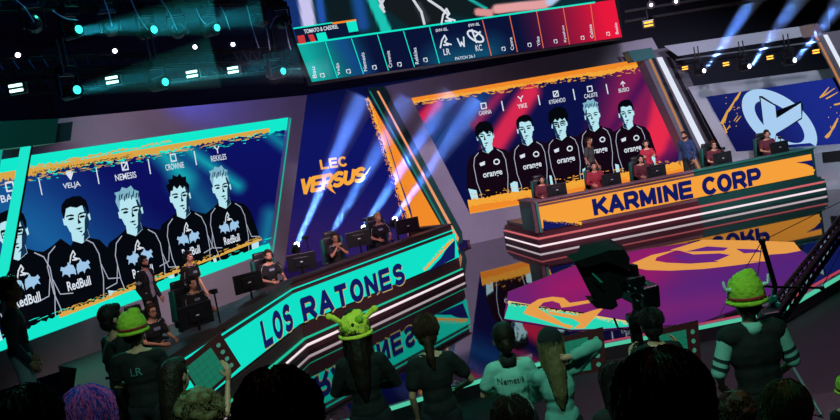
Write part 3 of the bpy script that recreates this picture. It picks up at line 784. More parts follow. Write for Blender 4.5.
def lr_desk():
    L = [A, B, C]; LF = [A, B, C, C - nBC * 1.4]; LS = [A, B, C, C2]
    pf = thing('desk_platform', 'dark platform with lit steps under the teal lettered desk', 'platform', (B.x - 2, B.y + 1, 0))
    mb = MB().use(pb('platform_dark', '1d1a22', .3, .2))
    A0, B0, C0 = offset(L, .17)
    top = [A0, B0, C0, C2 + nBC * .1 + (C2 - C).normalized() * 0, V2(-2.6, 25.3), V2(-6.1, 19.9), V2(-7.6, 17.6), V2(-7.0, 17.0), V2(-5.4, 12.3)]
    mb.prism([Vector((p.x, p.y, 0)) for p in top], (0, 0, .62)); ob('deck', mb, pf, world=True)
    mb = MB().use(MAROON); band(mb, LS, .0, .3, .0, .085); band(mb, LS, .0, .3, .15, .235); band(mb, LS, .06, .3, .27, .5)
    ob('step', mb, pf, world=True)
    mb = MB().use(em('strip_white', 'f4dfe6', 1.1)); band(mb, LS, .02, .2, .09, .145); ob('white_light_strip', mb, pf, world=True)
    mb = MB().use(em('strip_teal', '22c8a0', .9)); band(mb, LS, .02, .2, .24, .265); ob('teal_light_strip', mb, pf, world=True)
    d = thing('team_desk', 'long bent team desk with a bright teal front and navy lettering', 'desk', (B.x, B.y, .6))
    mb = MB().use(MAROON); band(mb, LF, .1, .16, .5, 1.42); ob('front_panel', mb, d, world=True)
    mb = MB().use(TEALD); band(mb, [A, B, C], .08, .12, .56, 1.19); band(mb, [A, B, C], .08, .12, 1.27, 1.295); ob('lit_band', mb, d, world=True)
    mb = MB().use(DESKT); band(mb, LF, .06, .32, 1.42, 1.46); ob('ledge', mb, d, world=True)
    mb = MB().use(pb('worktop_dark', '2a2a34', .35)); band(mb, L, .18, 1.0, 1.28, 1.32); ob('worktop', mb, d, world=True)
    mb = MB().use(pb('worktop_dark', '2a2a34')); band(mb, [A, B], .7, .95, .62, 1.28); band(mb, [B + (C - B) * .2, C], .7, .95, .62, 1.28); ob('pedestal', mb, d, world=True)
    PA, PB = Plane(A + nAB * -.06, B + nAB * -.06), Plane(B + nBC * -.06, C + nBC * -.06)
    mb = MB().use(em('desk_navy', '121a5c'))
    SH = MB().use(em('letter_gold_edge', 'b8a060'))
    block_text(SH, PA, 'LOS', (265, 345), (292, 326), .40, .13, .008, .62, shift=(.025, -.025))
    block_text(SH, PB, 'RATONES', (305, 319.5), (403.5, 281), .38, .125, .008, .66, shift=(.025, -.025))
    ob('letter_edges', SH, d, world=True)
    block_text(mb, PA, 'LOS', (265, 345), (292, 326), .40, .13, .012, .62)
    block_text(mb, PB, 'RATONES', (305, 319.5), (403.5, 281), .38, .125, .012, .66)
    fpoly(mb, PB, [(428, 271.5), (436, 263), (441, 258), (445, 251), (449, 246), (455, 240), (455, 258)], .01)
    ob('lettering', mb, d, world=True)
    mb = MB().use(YEL); grunge(mb, PB, (425, 271), (454, 240), 2.5, 3, .012, .8, 40, 26, 31, -1)
    mb.use(em('text_orange_shadow', 'c89a60'))
    ob('gold_brush_marks', mb, d, world=True)
lr_desk()
KA, KB = V2(3.14, 25.2), V2(12.06, 26.6)
nK = Vector(((KB - KA).normalized().y, -(KB - KA).normalized().x, 0))
def kc_desk():
    L = [KA, KB]; side = (V2(2.5, 28.4) - KA).normalized()
    LS = [KA + side * 3.3, KA, KB, KB - nK * 1.9]; LF = [KA + side * 1.5, KA, KB - (KB - KA).normalized() * .1, KB - (KB - KA).normalized() * .1 - nK * 1.2]
    pf = thing('desk_platform', 'platform with red and white lit steps under the orange lettered desk', 'platform', (7, 28, 0))
    mb = MB().use(pb('platform_dark', '1d1a22'))
    q = offset(LS, .17); mb.prism([Vector((p.x, p.y, 0)) for p in q], (0, 0, .62)); ob('deck', mb, pf, world=True)
    mid = KA + (KB - KA) * .55
    RED = pb('desk_red_panel', '4a2029', .4, .3); GRN = pb('desk_green_panel', '17443e', .4, .3)
    mb = MB().use(RED); LL = [KA + side * 3.3, KA, mid]
    for z0, z1, d0 in ((0, .085, .0), (.15, .30, .0), (.37, .42, .02), (.42, .5, .08)): band(mb, LL, d0, .3, z0, z1)
    ob('red_step', mb, pf, world=True)
    mb = MB().use(GRN); LL = [mid, KB, KB - nK * 1.9]
    for z0, z1, d0 in ((0, .085, .0), (.15, .30, .0), (.37, .42, .02), (.42, .5, .08)): band(mb, LL, d0, .3, z0, z1)
    ob('green_step', mb, pf, world=True)
    mb = MB().use(em('strip_white', 'f4dfe6')); band(mb, LS, .02, .2, .09, .145); ob('white_light_strip', mb, pf, world=True)
    mb = MB().use(em('strip_pink', 'd86a70', .9)); band(mb, LS, .03, .2, .31, .345); ob('pink_light_strip', mb, pf, world=True)
    d = thing('team_desk', 'long straight team desk with an orange front and navy lettering', 'desk', (7, 26.2, .6))
    mb = MB().use(pb('desk_taupe_panel', '6a4a4e', .4, .3)); band(mb, [KA, mid], .1, .16, .5, 1.36); ob('red_front_panel', mb, d, world=True)
    mb = MB().use(GRN); band(mb, [mid] + LF[2:], .1, .16, .5, 1.36); ob('green_front_panel', mb, d, world=True)
    mb = MB().use(pb('desk_side_green', '2f8070', .5)); band(mb, LF[:2], .1, .16, .5, 1.36); ob('side_panel', mb, d, world=True)
    mb = MB().use(pb('desk_ledge_red', '80606a', .35, .3)); band(mb, [LF[0], KA, mid], .06, .4, 1.36, 1.4); ob('red_ledge', mb, d, world=True)
    mb = MB().use(pb('desk_ledge_green', '2a7060', .35, .3)); band(mb, [mid] + LF[2:], .06, .4, 1.36, 1.4); ob('green_ledge', mb, d, world=True)
    mb = MB().use(pb('worktop_dark', '2a2a34')); band(mb, [KA + (KB - KA) * .02, KB - (KB - KA) * .06], .2, 1.1, 1.12, 1.16); ob('worktop', mb, d, world=True)
    mb = MB().use(pb('worktop_dark', '2a2a34')); band(mb, [KA + (KB - KA) * .05, KB - (KB - KA) * .08], .8, .95, .62, 1.12); ob('pedestal', mb, d, world=True)
    PK = Plane(KA + nK * -.05, KB + nK * -.05)
    e = (KB - KA).normalized()
    mb = MB().use(em('desk_orange', 'f5a03c')); band(mb, [KA + e * .2, KB - e * .3], .08, .12, .6, 1.22)
    band(mb, [KA + e * .2, mid], .09, .12, 1.28, 1.295); ob('lit_band', mb, d, world=True)
    mb = MB().use(em('desk_navy', '121a5c'))
    block_text(mb, PK, 'KARMINE CORP', (596, 214), (760, 183), .40, .135, .012, .52, cw={'I': .12, ' ': .3, 'M': 1.15})
    fpoly(mb, PK, [(543.5, 230), (543, 219), (548, 221), (555, 222), (562, 221), (570, 223), (580, 223.5), (565, 226), (556, 228)], .01)
    fpoly(mb, PK, [(796, 162.5), (812, 160), (815, 168), (806, 164)], .01)
    ob('lettering', mb, d, world=True)
    mb = MB().use(YEL); grunge(mb, PK, (541.5, 217), (582, 222), 3, 3, .012, .8, 40, 24, 32, 1)
    grunge(mb, PK, (792, 163), (815, 169.5), 2, 2, .012, .8, 20, 14, 33, 1)
    ob('gold_brush_marks', mb, d, world=True)
kc_desk()
# ---------------------------------------------------------------- lit floor
GF = Ground(0)
lf = thing('led_floor', 'purple LED floor on the stage with big orange and teal emblems', 'floor display', on_z(640, 290, 0))
F_Q = [(575, 265.5), (640, 249.5), (700, 241.5), (790, 242), (823, 267), (760, 300), (700, 323), (632, 328), (572, 330), (504, 319), (508, 292)]
def inside(x, y, P):
    c = False; j = len(P) - 1
    for i in range(len(P)):
        if (P[i][1] > y) != (P[j][1] > y) and x < (P[j][0] - P[i][0]) * (y - P[i][1]) / (P[j][1] - P[i][1]) + P[i][0]: c = not c
        j = i
    return c
def floor_grid():
    """cells of the display, fanned from its middle so the rim stays straight"""
    ring = []
    for a, b in zip(F_Q, F_Q[1:] + F_Q[:1]):
        for k in range(8): ring.append((a[0] + (b[0] - a[0]) * k / 8, a[1] + (b[1] - a[1]) * k / 8))
    ctr = (655, 287); vs = []; cols = []; fs = []; n = len(ring); K = 8
    for j in range(K + 1):
        for p in ring:
            x = ctr[0] + (p[0] - ctr[0]) * j / K; y = ctr[1] + (p[1] - ctr[1]) * j / K
            vs.append(GF.pt(x, y, .012))
            c = mixc(hexf('7a2880'), hexf('b02074'), streak(x, y, (560, 290), (650, 262), 42))
            c = mixc(c, hexf('5c2a8c'), .9 * streak(x, y, (690, 305), (800, 262), 45))
            c = mixc(c, hexf('9a2c80'), .6 * streak(x, y, (640, 315), (720, 300), 20))
            cols.append(c)
    for j in range(K):
        for i in range(n): fs.append((j * n + i, j * n + (i + 1) % n, (j + 1) * n + (i + 1) % n, (j + 1) * n + i))
    mb = MB().use(em_attr()); mb.add(vs, fs); o = ob('display_face', mb, lf, world=True)
    at = o.data.color_attributes.new('Col', 'FLOAT_COLOR', 'POINT'); buf = []
    for c in cols: buf += [*[v * .72 for v in lin(c)], 1]
    at.data.foreach_set('color', buf)
floor_grid()
mb = MB().use(pb('floor_rim', '2a2230', .3, .2)); mb.prism([GF.pt(x, y, .002) for x, y in F_Q], (0, 0, .008)); ob('base_plate', mb, lf, world=True)
FO = em('floor_orange', 'f5a850', .85); FP = em('floor_purple', '6a2886', .85); FT = em('floor_teal', '28e0bc', .9)
z7 = lambda L: [(490 + x / 4.2, 240 + y / 4.2) for x, y in L]
z8 = lambda L: [(620 + x / 3, 200 + y / 3) for x, y in L]
mb = MB().use(FT)
fpoly(mb, GF, z7([(60, 330), (80, 262), (200, 283), (330, 305), (450, 322), (600, 348), (598, 362), (480, 372), (340, 376), (170, 345)]), .016)
ob('teal_field', mb, lf, world=True)
mb = MB().use(em('floor_gold', 'f0d080', .9)); GFd = GF
grunge(mb, GF, z7([(76, 255)])[0], z7([(590, 342)])[0], 3, 2.5, .018, .8, 80, 50, 41, 1)
ob('gold_brush_edge', mb, lf, world=True)
mb = MB().use(INK)
grunge(mb, GF, z7([(90, 262)])[0], z7([(430, 310)])[0], 1.6, 1.6, .02, .9, 50, 40, 42, 1); ob('dark_brush_flecks', mb, lf, world=True)
mb = MB().use(FO)
fpoly(mb, GF, z7([(140, 308), (160, 275), (205, 248), (262, 238), (310, 243), (335, 264), (425, 251), (432, 262), (335, 280), (300, 284), (292, 266), (262, 256), (225, 262), (200, 285), (300, 345), (270, 352)]), .024)
fpoly(mb, GF, z7([(440, 293), (478, 285), (395, 372), (350, 372), (380, 350), (345, 330), (250, 312), (238, 298), (300, 308), (360, 318)]), .024)
fpoly(mb, GF, z7([(150, 312), (165, 308), (350, 362), (335, 374)]), .022)
ob('left_emblem', mb, lf, world=True)
mb = MB().use(FO)
fpoly(mb, GF, z8([(150, 150), (250, 119), (400, 122), (522, 126), (543, 152), (500, 160), (448, 164), (440, 184), (300, 186), (180, 152)]), .02)
fpoly(mb, GF, z8([(175, 148), (110, 172), (105, 182), (140, 188), (210, 191), (310, 184), (420, 186), (330, 198), (250, 207), (150, 212), (80, 210), (45, 203), (30, 192), (60, 180), (95, 165)]), .021)
ob('right_emblem', mb, lf, world=True)
mb = MB().use(FP)
fpoly(mb, GF, z8([(196, 155), (262, 139), (325, 143), (312, 152), (240, 154)]), .026)
fpoly(mb, GF, z8([(150, 166), (300, 160), (330, 165), (292, 181), (190, 181)]), .026)
fpoly(mb, GF, z8([(348, 146), (412, 148), (430, 156), (372, 160)]), .026)
ob('emblem_gaps', mb, lf, world=True)

# ---------------------------------------------------------------- gaming gear
BLK = pb('black_plastic', '14151a', .35); BLKF = pb('black_leather', '17191f', .45, 0, .2, 20)
GREENT = pb('chair_teal_trim', '0f5a50', .5)
def make_chair(label, group):
    t = thing('gaming_chair', label, 'chair', (0, 0, 0), group)
    mb = MB().use(BLKF).bbox((0, -.02, .46), (.5, .5, .11), .04); ob('seat', mb, t, smooth=True)
    mb = MB().use(BLKF)
    mb.bbox((0, -.29, .86), (.46, .1, .76), .045, rx=-.12); mb.bbox((0, -.36, 1.24), (.3, .1, .22), .045, rx=-.12)
    bk = ob('backrest', mb, t, smooth=True)
    mb = MB().use(GREENT)
    for s in (-1, 1): mb.bbox((s * .235, -.27, .9), (.06, .15, .6), .025, rx=-.12)
    mb.use(WHITEM).add([(-.06, -.425, 1.28), (.06, -.425, 1.28), (.06, -.42, 1.22), (-.06, -.42, 1.22)], [(0, 1, 2, 3)])
    ob('side_bolster', mb, bk, smooth=True)
    for s in (-1, 1):
        mb = MB().use(BLK).bbox((s * .31, 0, .66), (.08, .3, .04), .015); mb.box((s * .31, -.02, .56), (.04, .06, .2)); ob('armrest', mb, t)
    mb = MB().use(BLACKM).tube([(0, 0, .1), (0, 0, .42)], .035)
    for k in range(5):
        a = k * 1.2566; mb.tube([(0, 0, .12), (.3 * math.cos(a), .3 * math.sin(a), .07)], [.03, .02], 6)
    ob('base', mb, t)
    for k in range(5):
        a = k * 1.2566; mb = MB().use(BLK).tube([(.3 * math.cos(a) - .02, .3 * math.sin(a), .03), (.3 * math.cos(a) + .02, .3 * math.sin(a), .03)], .03, 10); ob('caster', mb, t)
    return t
def make_monitor(label, group):
    """back towards +y, its glass towards the player at -y"""
    t = thing('monitor', label, 'monitor', (0, 0, 0), group)
    mb = MB().use(BLK).bbox((0, .02, .38), (.60, .045, .36), .015); mb.bbox((0, .05, .38), (.3, .03, .2), .012); ob('housing', mb, t)
    mb = MB().use(em('monitor_glow', '6a8fb0', .5)).box((0, -.004, .38), (.57, .004, .33)); ob('screen', mb, t)
    mb = MB().use(WHITEM); mb.tube([(-.03, .067, .38), (.03, .067, .38)], .012, 6); ob('logo', mb, t)
    mb = MB().use(BLACKM).tube([(0, .05, .02), (0, .05, .36)], .022); ob('stand', mb, t)
    mb = MB().use(BLACKM).bbox((0, .05, .01), (.26, .2, .02), .008); ob('foot', mb, t)
    return t
def make_mic(label, group):
    t = thing('desk_camera', label, 'camera', (0, 0, 0), group)
    ob('foot', MB().use(BLACKM).tube([(0, 0, 0), (0, 0, .02)], .07, 12), t)
    ob('pole', MB().use(BLACKM).tube([(0, 0, .02), (0, 0, .62)], .014, 6), t)
    ob('camera_head', MB().use(BLK).bbox((0, 0, .66), (.08, .11, .08), .015).tube([(0, -.05, .66), (0, -.1, .66)], .028, 8), t)
    return t
def put(o, loc, yaw, label=None, group=None):
    o.location = loc; o.rotation_euler = (0, 0, yaw)
    if label: o['label'] = label
    if group: o['group'] = group
    return o
def yaw_of(d): return math.atan2(-d.x, d.y)
yAB, yBC, yK = yaw_of(nAB), yaw_of(nBC), yaw_of(nK)
PKM = Plane(KA - nK * .72, KB - nK * .72)
mon = make_monitor('x', 'monitors on the teal desk')
first = [1]
def monitors(L, base_z, lab, group):
    for px, py, yw, l in L:
        p = on_z(px, py, base_z + .56)
        if px > 500: p = PKM.hit(px, py)
        o = mon if first[0] else copy_tree(mon); first[0] = 0
        put(o, (p.x, p.y, base_z), yw, l, group)
monitors([(193, 304, yBC-.2, 'black monitor nearest the audience on the teal lettered desk'), (246, 273, yBC - .3, 'black monitor at the bend of the teal lettered desk'), (300, 253, yaw_of(Vector((.1,-1,0))), 'black monitor right of the bearded headset player'),
          (357, 231, yaw_of(Vector((.35,-1,0))), 'black monitor beside the player resting chin on hands'), (406, 218.5, yaw_of(Vector((.35,-1,0))), 'black monitor at the right end of the teal lettered desk')], 1.32, '', 'monitors on the teal desk')
monitors([(555, 181, yK, 'black monitor at the left end of the orange lettered desk'), (610, 172.5, yK, 'second black monitor from the left on the orange lettered desk'), (655, 164, yK, 'middle black monitor on the orange lettered desk'),
          (721, 151, yK, 'black monitor just right of the slanted pillar'), (778, 141, yK, 'rightmost black monitor on the orange lettered desk')], 1.16, '', 'monitors on the orange desk')
mic = make_mic('x', None); fm = [1]
for px, py, z, l in [(306, 238, 1.97, 'small black camera on a pole left of the chin-resting player'), (365, 219, 2.0, 'small black camera on a pole left of the blond headset player'), (214, 292, 1.97, 'small black camera on a pole in front of the dark-haired seated player'),
                     (722, 138.5, 2.0, 'small camera pole right of the curly-haired player in maroon'), (779, 129, 2.0, 'small camera pole in front of the big pale oval logo')]:
    p = on_z(px, py, z) if px < 500 else PKM.hit(px, py); o = mic if fm[0] else copy_tree(mic); fm[0] = 0
    put(o, (p.x, p.y, 1.32 if px < 500 else 1.16), yBC if px < 500 else yK, l, 'camera poles on the desks')
# keyboards and bottles on the worktops
def small(name, mbf, lab, cat, group, spots):
    o = None
    for x, y, z, yw, l in spots:
        if o is None:
            o = ob(name, mbf(), None); props(o, l, cat, group)
            src = o
        else:
            src = o.copy(); COL.objects.link(src); src['label'] = l
        src.location = (x, y, z); src.rotation_euler = (0, 0, yw)
# ---------------------------------------------------------------- people
SKIN = pb('skin', 'c08a70', .55, 0, .06, 30); SKIN_D = pb('skin_tan', '9a6a50', .55, 0, .06, 30)
def hairmat(n, c): return pb('hair_' + n, c, .55, 0, .35, 60, .4, .2)
H_BLACK = hairmat('black', '1c1616'); H_BROWN = hairmat('brown', '3a2418'); H_DKB = hairmat('dark_brown', '20140f')
H_BLOND = hairmat('blond', 'c09a5c'); H_RED = hairmat('auburn', '5c281c'); H_PINK = hairmat('pink_purple', 'e060b8'); H_SAND = hairmat('sandy', '6a5a3c')
CL = {}
def cloth(n, c, b=.5): return pb('cloth_' + n, c, .85, 0, .22, 9, b)
STAND = dict(pel=(0, 0, .95), chest=(0, 0, 1.27), neck=(0, .01, 1.45), head=(0, .03, 1.63),
             sl=(-.18, 0, 1.40), el=(-.25, -.03, 1.12), wl=(-.24, .09, .88), sr=(.18, 0, 1.40), er=(.25, -.03, 1.12), wr=(.24, .09, .88),
             hl=(-.09, 0, .92), kl=(-.11, .03, .50), al=(-.11, -.02, .09), hr=(.09, 0, .92), kr=(.11, .03, .50), ar=(.11, -.02, .09))
SIT = dict(pel=(0, 0, .60), chest=(0, .04, .93), neck=(0, .07, 1.10), head=(0, .11, 1.27),
           sl=(-.18, .05, 1.05), el=(-.25, .12, .80), wl=(-.16, .38, .76), sr=(.18, .05, 1.05), er=(.25, .12, .80), wr=(.16, .38, .76),
           hl=(-.09, .03, .57), kl=(-.13, .45, .56), al=(-.12, .44, .10), hr=(.09, .03, .57), kr=(.13, .45, .56), ar=(.12, .44, .10))
def V(p): return Vector(p)
def head_parts(mb, J, S, yaw=0, tilt=0):
    c = V(J['head']); M = Matrix.Rotation(yaw, 3, 'Z') @ Matrix.Rotation(tilt, 3, 'X')
    T = lambda x, y, z: c + M @ Vector((x, y, z))
    mb.ball(T(0, -.012, .035), (.077, .094, .088), M, 16, 12)
    mb.ball(T(0, .022, -.035), (.062, .068, .082), M, 14, 10)
    mb.ball(T(0, .045, -.085), (.034, .034, .026), M, 10, 8)
    mb.limb([(T(0, .085, .015), .009), (T(0, .104, -.022), .014)], 8)
    mb.ball(T(0, .082, -.055), (.022, .012, .009), M, 8, 6)
    mb.ball(T(0, .072, .028), (.05, .014, .012), M, 8, 6)
    for s in (-1, 1): mb.ball(T(s * .078, -.008, -.008), (.011, .02, .031), M, 8, 6)
    return T, M
def hand(mb, w, d, side, palm_dir, curl=.5, k=1.0):
    """palm and five fingers from wrist w along d; side -1 left, 1 right"""
    d = V(d).normalized(); n = V(palm_dir); n = (n - d * n.dot(d)).normalized(); a = d.cross(n) * side
    w = V(w)
    mb.limb([(w, .026 * k), (w + d * .05 * k, .034 * k), (w + d * .085 * k, .03 * k)], 8)
    for i, (o, L) in enumerate([(-.030, .062), (-.010, .074), (.010, .070), (.029, .054)]):
        b = w + d * .085 * k + a * -o * k; p = [(b, .0095 * k)]; q = b; dd = d
        for j in range(3):
            dd = (dd * math.cos(curl * .7) + n * math.sin(curl * .7)).normalized()
            q = q + dd * L * k / 2.4; p.append((q, (.009 - .001 * j) * k))
        mb.limb(p, 6)
    b = w + d * .03 * k + a * .03 * k
    q1 = b + (a * .7 + d * .6 + n * .2).normalized() * .035 * k; q2 = q1 + (a * .25 + d * .85 + n * .35).normalized() * .03 * k
    mb.limb([(b, .012 * k), (q1, .0105 * k), (q2, .009 * k)], 6)
def person(label, loc, yaw, H=1.75, pose=None, base=STAND, shirt='101116', sleeve='short', pants='14151c', skin=None, hair=None, hairstyle='short',
           head_yaw=0, head_tilt=0, hs_=1.0, jacket=None, trim=False, voxel=.018, group=None, headset=False, glasses=False, beard=False, extra=None, female=False, curl=.5, face=True):
    J = dict(base)
    if female:
        for q in ('sl', 'el', 'wl', 'sr', 'er', 'wr'): J[q] = (J[q][0] * .87, *J[q][1:])
    J.update(pose or {})
    t = thing('person', label, 'person', loc, group, yaw)
    k = H / 1.76; skin = skin or SKIN; bw = .9 if female else 1.0
    mb = MB()
    pel, ch, nk = V(J['pel']), V(J['chest']), V(J['neck'])
    mb.ball(pel, (.155, .11, .13)); mb.ball(pel.lerp(ch, .5), (.13 * bw, .095, .16)); mb.ball(ch, (.165 * bw, .112, .18))
    mb.limb([(V(J['sl']), .062 * bw), (nk.lerp(V(J['chest']), .12), .07), (V(J['sr']), .062 * bw)])
    T0 = V(J['head'])
    mb.limb([(nk - Vector((0, 0, .06)), .062 * bw), (nk + (T0 - nk) * .55, .052 * bw)])
    n0 = len(mb.v); T1, M = head_parts(mb, J, 1, head_yaw, head_tilt)
    c0 = V(J['head']) - Vector((0, 0, .08))
    for i in range(n0, len(mb.v)): mb.v[i] = c0 + (mb.v[i] - c0) * hs_
    T = lambda x, y, z: c0 + (T1(x, y, z) - c0) * hs_
    for s in 'lr':
        mb.limb([(V(J['s' + s]), .052 * bw), (V(J['s' + s]).lerp(V(J['e' + s]), .4), .047 * bw), (V(J['e' + s]), .036 * bw), (V(J['e' + s]).lerp(V(J['w' + s]), .35), .036 * bw), (V(J['w' + s]), .024 * bw)])
        mb.limb([(V(J['h' + s]), .088), (V(J['h' + s]).lerp(V(J['k' + s]), .45), .074), (V(J['k' + s]), .052), (V(J['k' + s]).lerp(V(J['a' + s]), .35), .052), (V(J['a' + s]), .034)])
        a = V(J['a' + s]); mb.limb([(a + V((0, -.02, -.045)), .034), (a + V((0, .15, -.055)), .028)])
    for v in mb.v: v *= k
    bd = remeshed('body', mb, voxel * .8, t, 2, skin)
    hb = MB()
    for s, sd in (('l', -1), ('r', 1)):
        d = J.get('hd' + s) or (V(J['w' + s]) - V(J['e' + s])); n = J.get('hn' + s) or (-sd, 0, 0)
        hand(hb, J['w' + s], d, sd, n, curl)
    # hands join the body mesh
    bm = bmesh.new(); bm.from_mesh(bd.data)
    vv = [bm.verts.new(v * k) for v in hb.v]
    for f in hb.f:
        try: bm.faces.new([vv[i] for i in f])
        except ValueError: pass
    for f in bm.faces: f.smooth = True
    bm.to_mesh(bd.data); bm.free()
    # clothes
    g = .016; sm = cloth(shirt, shirt)
    mb = MB(); bw0 = bw
    if sleeve == 'none': bw = 1.16
    mb.ball(pel + V((0, 0, .03)), (.168, .125, .15)); mb.ball(pel.lerp(ch, .5), (.15 * bw, .115, .18)); mb.ball(ch, (.182 * bw, .130, .19))
    mb.limb([(V(J['sl']), .074 * bw), (nk.lerp(ch, .25), .078), (V(J['sr']), .074 * bw)])
    for s in 'lr':
        S_, E_, W_ = V(J['s' + s]), V(J['e' + s]), V(J['w' + s])
        if sleeve == 'none': continue
        if sleeve == 'short': mb.limb([(S_, .066), (S_.lerp(E_, .62), .066)])
        else:
            q = .05 if sleeve == 'long' else .062
            mb.limb([(S_, .068), (S_.lerp(E_, .5), q + .012), (E_, q + .002), (E_.lerp(W_, .5), q - .002), (E_.lerp(W_, .93), q - .014)])
    rd = random.Random(hash(label) % 1000 if False else len(label))
    for v in mb.v:
        v *= k
    so = remeshed('shirt' if sleeve != 'none' else 'vest', mb, voxel, t, 2, sm)
    for v in so.data.vertices:   # cloth folds
        p = v.co; v.co += v.normal * (noise.noise(Vector((p.x * 9, p.y * 9, p.z * 5 + len(label)))) * .010 + abs(noise.noise(Vector((p.x * 5 + 3, p.y * 5, p.z * 16)))) * .008)
    bw = bw0
    if trim:
        mb = MB().use(pb('piping_grey', '9aa0aa', .6))
        for s, sd in (('l', -1), ('r', 1)):
            S_, E_ = V(J['s' + s]), V(J['e' + s])
            mb.tube([(nk + V((sd * .06, .07, -.02))) * k, (S_ + V((-sd * .03, .05, .055))) * k, (S_.lerp(E_, .25) + V((sd * .03, .058, .01))) * k, (S_.lerp(E_, .62) + V((sd * .02, .062, -.02))) * k], .007, 5)
        mb.use(pb('chest_print', '7a86a0', .6)); c = ch + V((0, .128, .05)); mb.bbox(c * k, (.12, .01, .05), .004)
        ob('piping', mb, so, smooth=True)
    if jacket:
        mb = MB()
        mb.ball(pel + V((0, 0, .0)), (.18, .14, .17)); mb.ball(pel.lerp(ch, .5), (.165 * bw, .13, .19)); mb.ball(ch, (.195 * bw, .142, .19))
        mb.limb([(V(J['sl']), .082), (nk.lerp(ch, .3), .085), (V(J['sr']), .082)])
        for s in 'lr': S_, E_, W_ = V(J['s' + s]), V(J['e' + s]), V(J['w' + s]); mb.limb([(S_, .078), (E_, .062), (E_.lerp(W_, .95), .045)])
        for v in mb.v: v *= k
        jo = remeshed('jacket', mb, voxel, t, 2, cloth(jacket, jacket))
        bm = bmesh.new(); bm.from_mesh(jo.data)
        bmesh.ops.delete(bm, geom=[v for v in bm.verts if abs(v.co.x) < .065 * k and v.co.y > .03], context='VERTS'); bm.to_mesh(jo.data); bm.free()
    mb = MB(); mb.ball(pel, (.17, .122, .135))
    for s in 'lr':
        mb.limb([(V(J['h' + s]), .102), (V(J['h' + s]).lerp(V(J['k' + s]), .5), .086), (V(J['k' + s]), .068), (V(J['a' + s]), .056)])
    for v in mb.v: v *= k
    remeshed('trousers', mb, voxel * 1.2, t, 2, cloth(pants, pants))
    mb = MB().use(pb('shoe', '1a1a1e', .6))
    for s in 'lr':
        a = V(J['a' + s]); m2 = MB().use(pb('shoe', '1a1a1e'))
        m2.limb([(a + V((0, -.03, -.045)), .045), (a + V((0, .08, -.05)), .04), (a + V((0, .17, -.055)), .034)])
        for v in m2.v: v *= k
        ob('shoe', m2, t, smooth=True)
    def TT(x, y, z): return T(x, y, z) * k
    # hair
    if hair is not None:
        hb = MB()
        if hairstyle in ('short', 'quiff', 'curly', 'bun', 'long', 'tail'):
            hb.ball(T1(0, -.024, .042), (.086, .098, .095), M, 16, 12)
            hb.ball(T1(0, -.055, -.02), (.074, .058, .07), M, 12, 10)
            hb.ball(T1(0, .035, .095), (.066, .05, .035), M, 12, 8)
            if hairstyle == 'quiff': hb.ball(T1(0, .05, .115), (.055, .045, .035), M, 12, 8)
            if hairstyle == 'curly':
                r2 = random.Random(4)
                for i in range(40):
                    a = r2.random() * 6.28; e = r2.random() * 1.7 - .25
                    if math.sin(a) > .5 and e < .5: continue
                    hb.ball(T1(.09 * math.cos(a) * math.cos(e), -.03 + .1 * math.sin(a) * math.cos(e), .045 + .095 * math.sin(e)), .024, M, 8, 6)
            if hairstyle == 'bun': hb.ball(T1(0, -.10, -.03), (.05, .045, .06), M, 12, 8)
            if hairstyle == 'tail': hb.ball(T1(0, -.115, -.03), (.035, .03, .03), M, 10, 8); hb.limb([(T1(0, -.12, -.05), .03), (T1(.0, -.13, -.15), .034), (T1(.01, -.12, -.24), .014)])
        if hairstyle == 'long':
            hb.limb([(T1(0, -.06, .0), .085), (T1(0, -.10, -.16), .08), (T1(0, -.12, -.34), .06), (T1(0, -.12, -.45), .02)])
        for i_ in range(len(hb.v)): hb.v[i_] = c0 + (hb.v[i_] - c0) * hs_
        for v in hb.v: v *= k
        ho = remeshed('hair', hb, .011, t, 1, hair)
        for v in ho.data.vertices:
            p = v.co; v.co += v.normal * (noise.noise(Vector((p.x * 60, p.y * 60, p.z * 22))) * .006)
        fwd = M @ Vector((0, 1, 0)); cc = TT(0, 0, .0)
        bm = bmesh.new(); bm.from_mesh(ho.data)   # open the hair over the face
        kill = [v for v in bm.verts if ((M.transposed() @ (v.co / k - V(J['head']))).y > .055 * hs_ and (M.transposed() @ (v.co / k - V(J['head']))).z < .05 + .04 * (hs_ - 1))]
        bmesh.ops.delete(bm, geom=kill, context='VERTS'); bm.to_mesh(ho.data); bm.free()
    if face:
        fb = MB().use(pb('eye_white', 'd8d4cc', .3))
        for s in (-1, 1): fb.ball(TT(s * .028, .077, .008), .011 * k, M, 8, 6)
        fb.use(pb('eye_dark', '1c1410', .3))
        for s in (-1, 1): fb.ball(TT(s * .028, .084, .008), .006 * k, M, 6, 5)
        eo = ob('eyes', fb, t, smooth=True)
        fb = MB().use(hair or H_DKB)
        for s in (-1, 1): fb.limb([(TT(s * .012, .088, .03), .005 * k), (TT(s * .042, .080, .032), .004 * k)], 6)
        ob('eyebrows', fb, t)
        ob('lips', MB().use(pb('lips', '8a4a44', .5)).limb([(TT(-.02, .088, -.055), .006 * k), (TT(.02, .088, -.055), .006 * k)], 6), t, smooth=True)
    if beard:
        fb = MB(); fb.ball(T(0, .02, -.062), (.066 * hs_, .068 * hs_, .06 * hs_), M, 14, 10)
        for v in fb.v: v *= k
        o = remeshed('beard', fb, .012, t, 1, hair)
    if headset:
        fb = MB().use(BLK)
        fb.tube([TT(.095 * math.cos(a), -.01, .03 + .11 * math.sin(a)) for a in [i * math.pi / 12 for i in range(13)]], .012 * k, 6)
        for s in (-1, 1): fb.bbox(TT(s * .098, -.008, -.005), (.034 * k, .07 * k, .085 * k), .012, rz=head_yaw)
        fb.tube([TT(-.1, .01, -.02), TT(-.085, .07, -.06), TT(-.04, .11, -.065)], .005 * k, 5)
        ob('headset', fb, t)
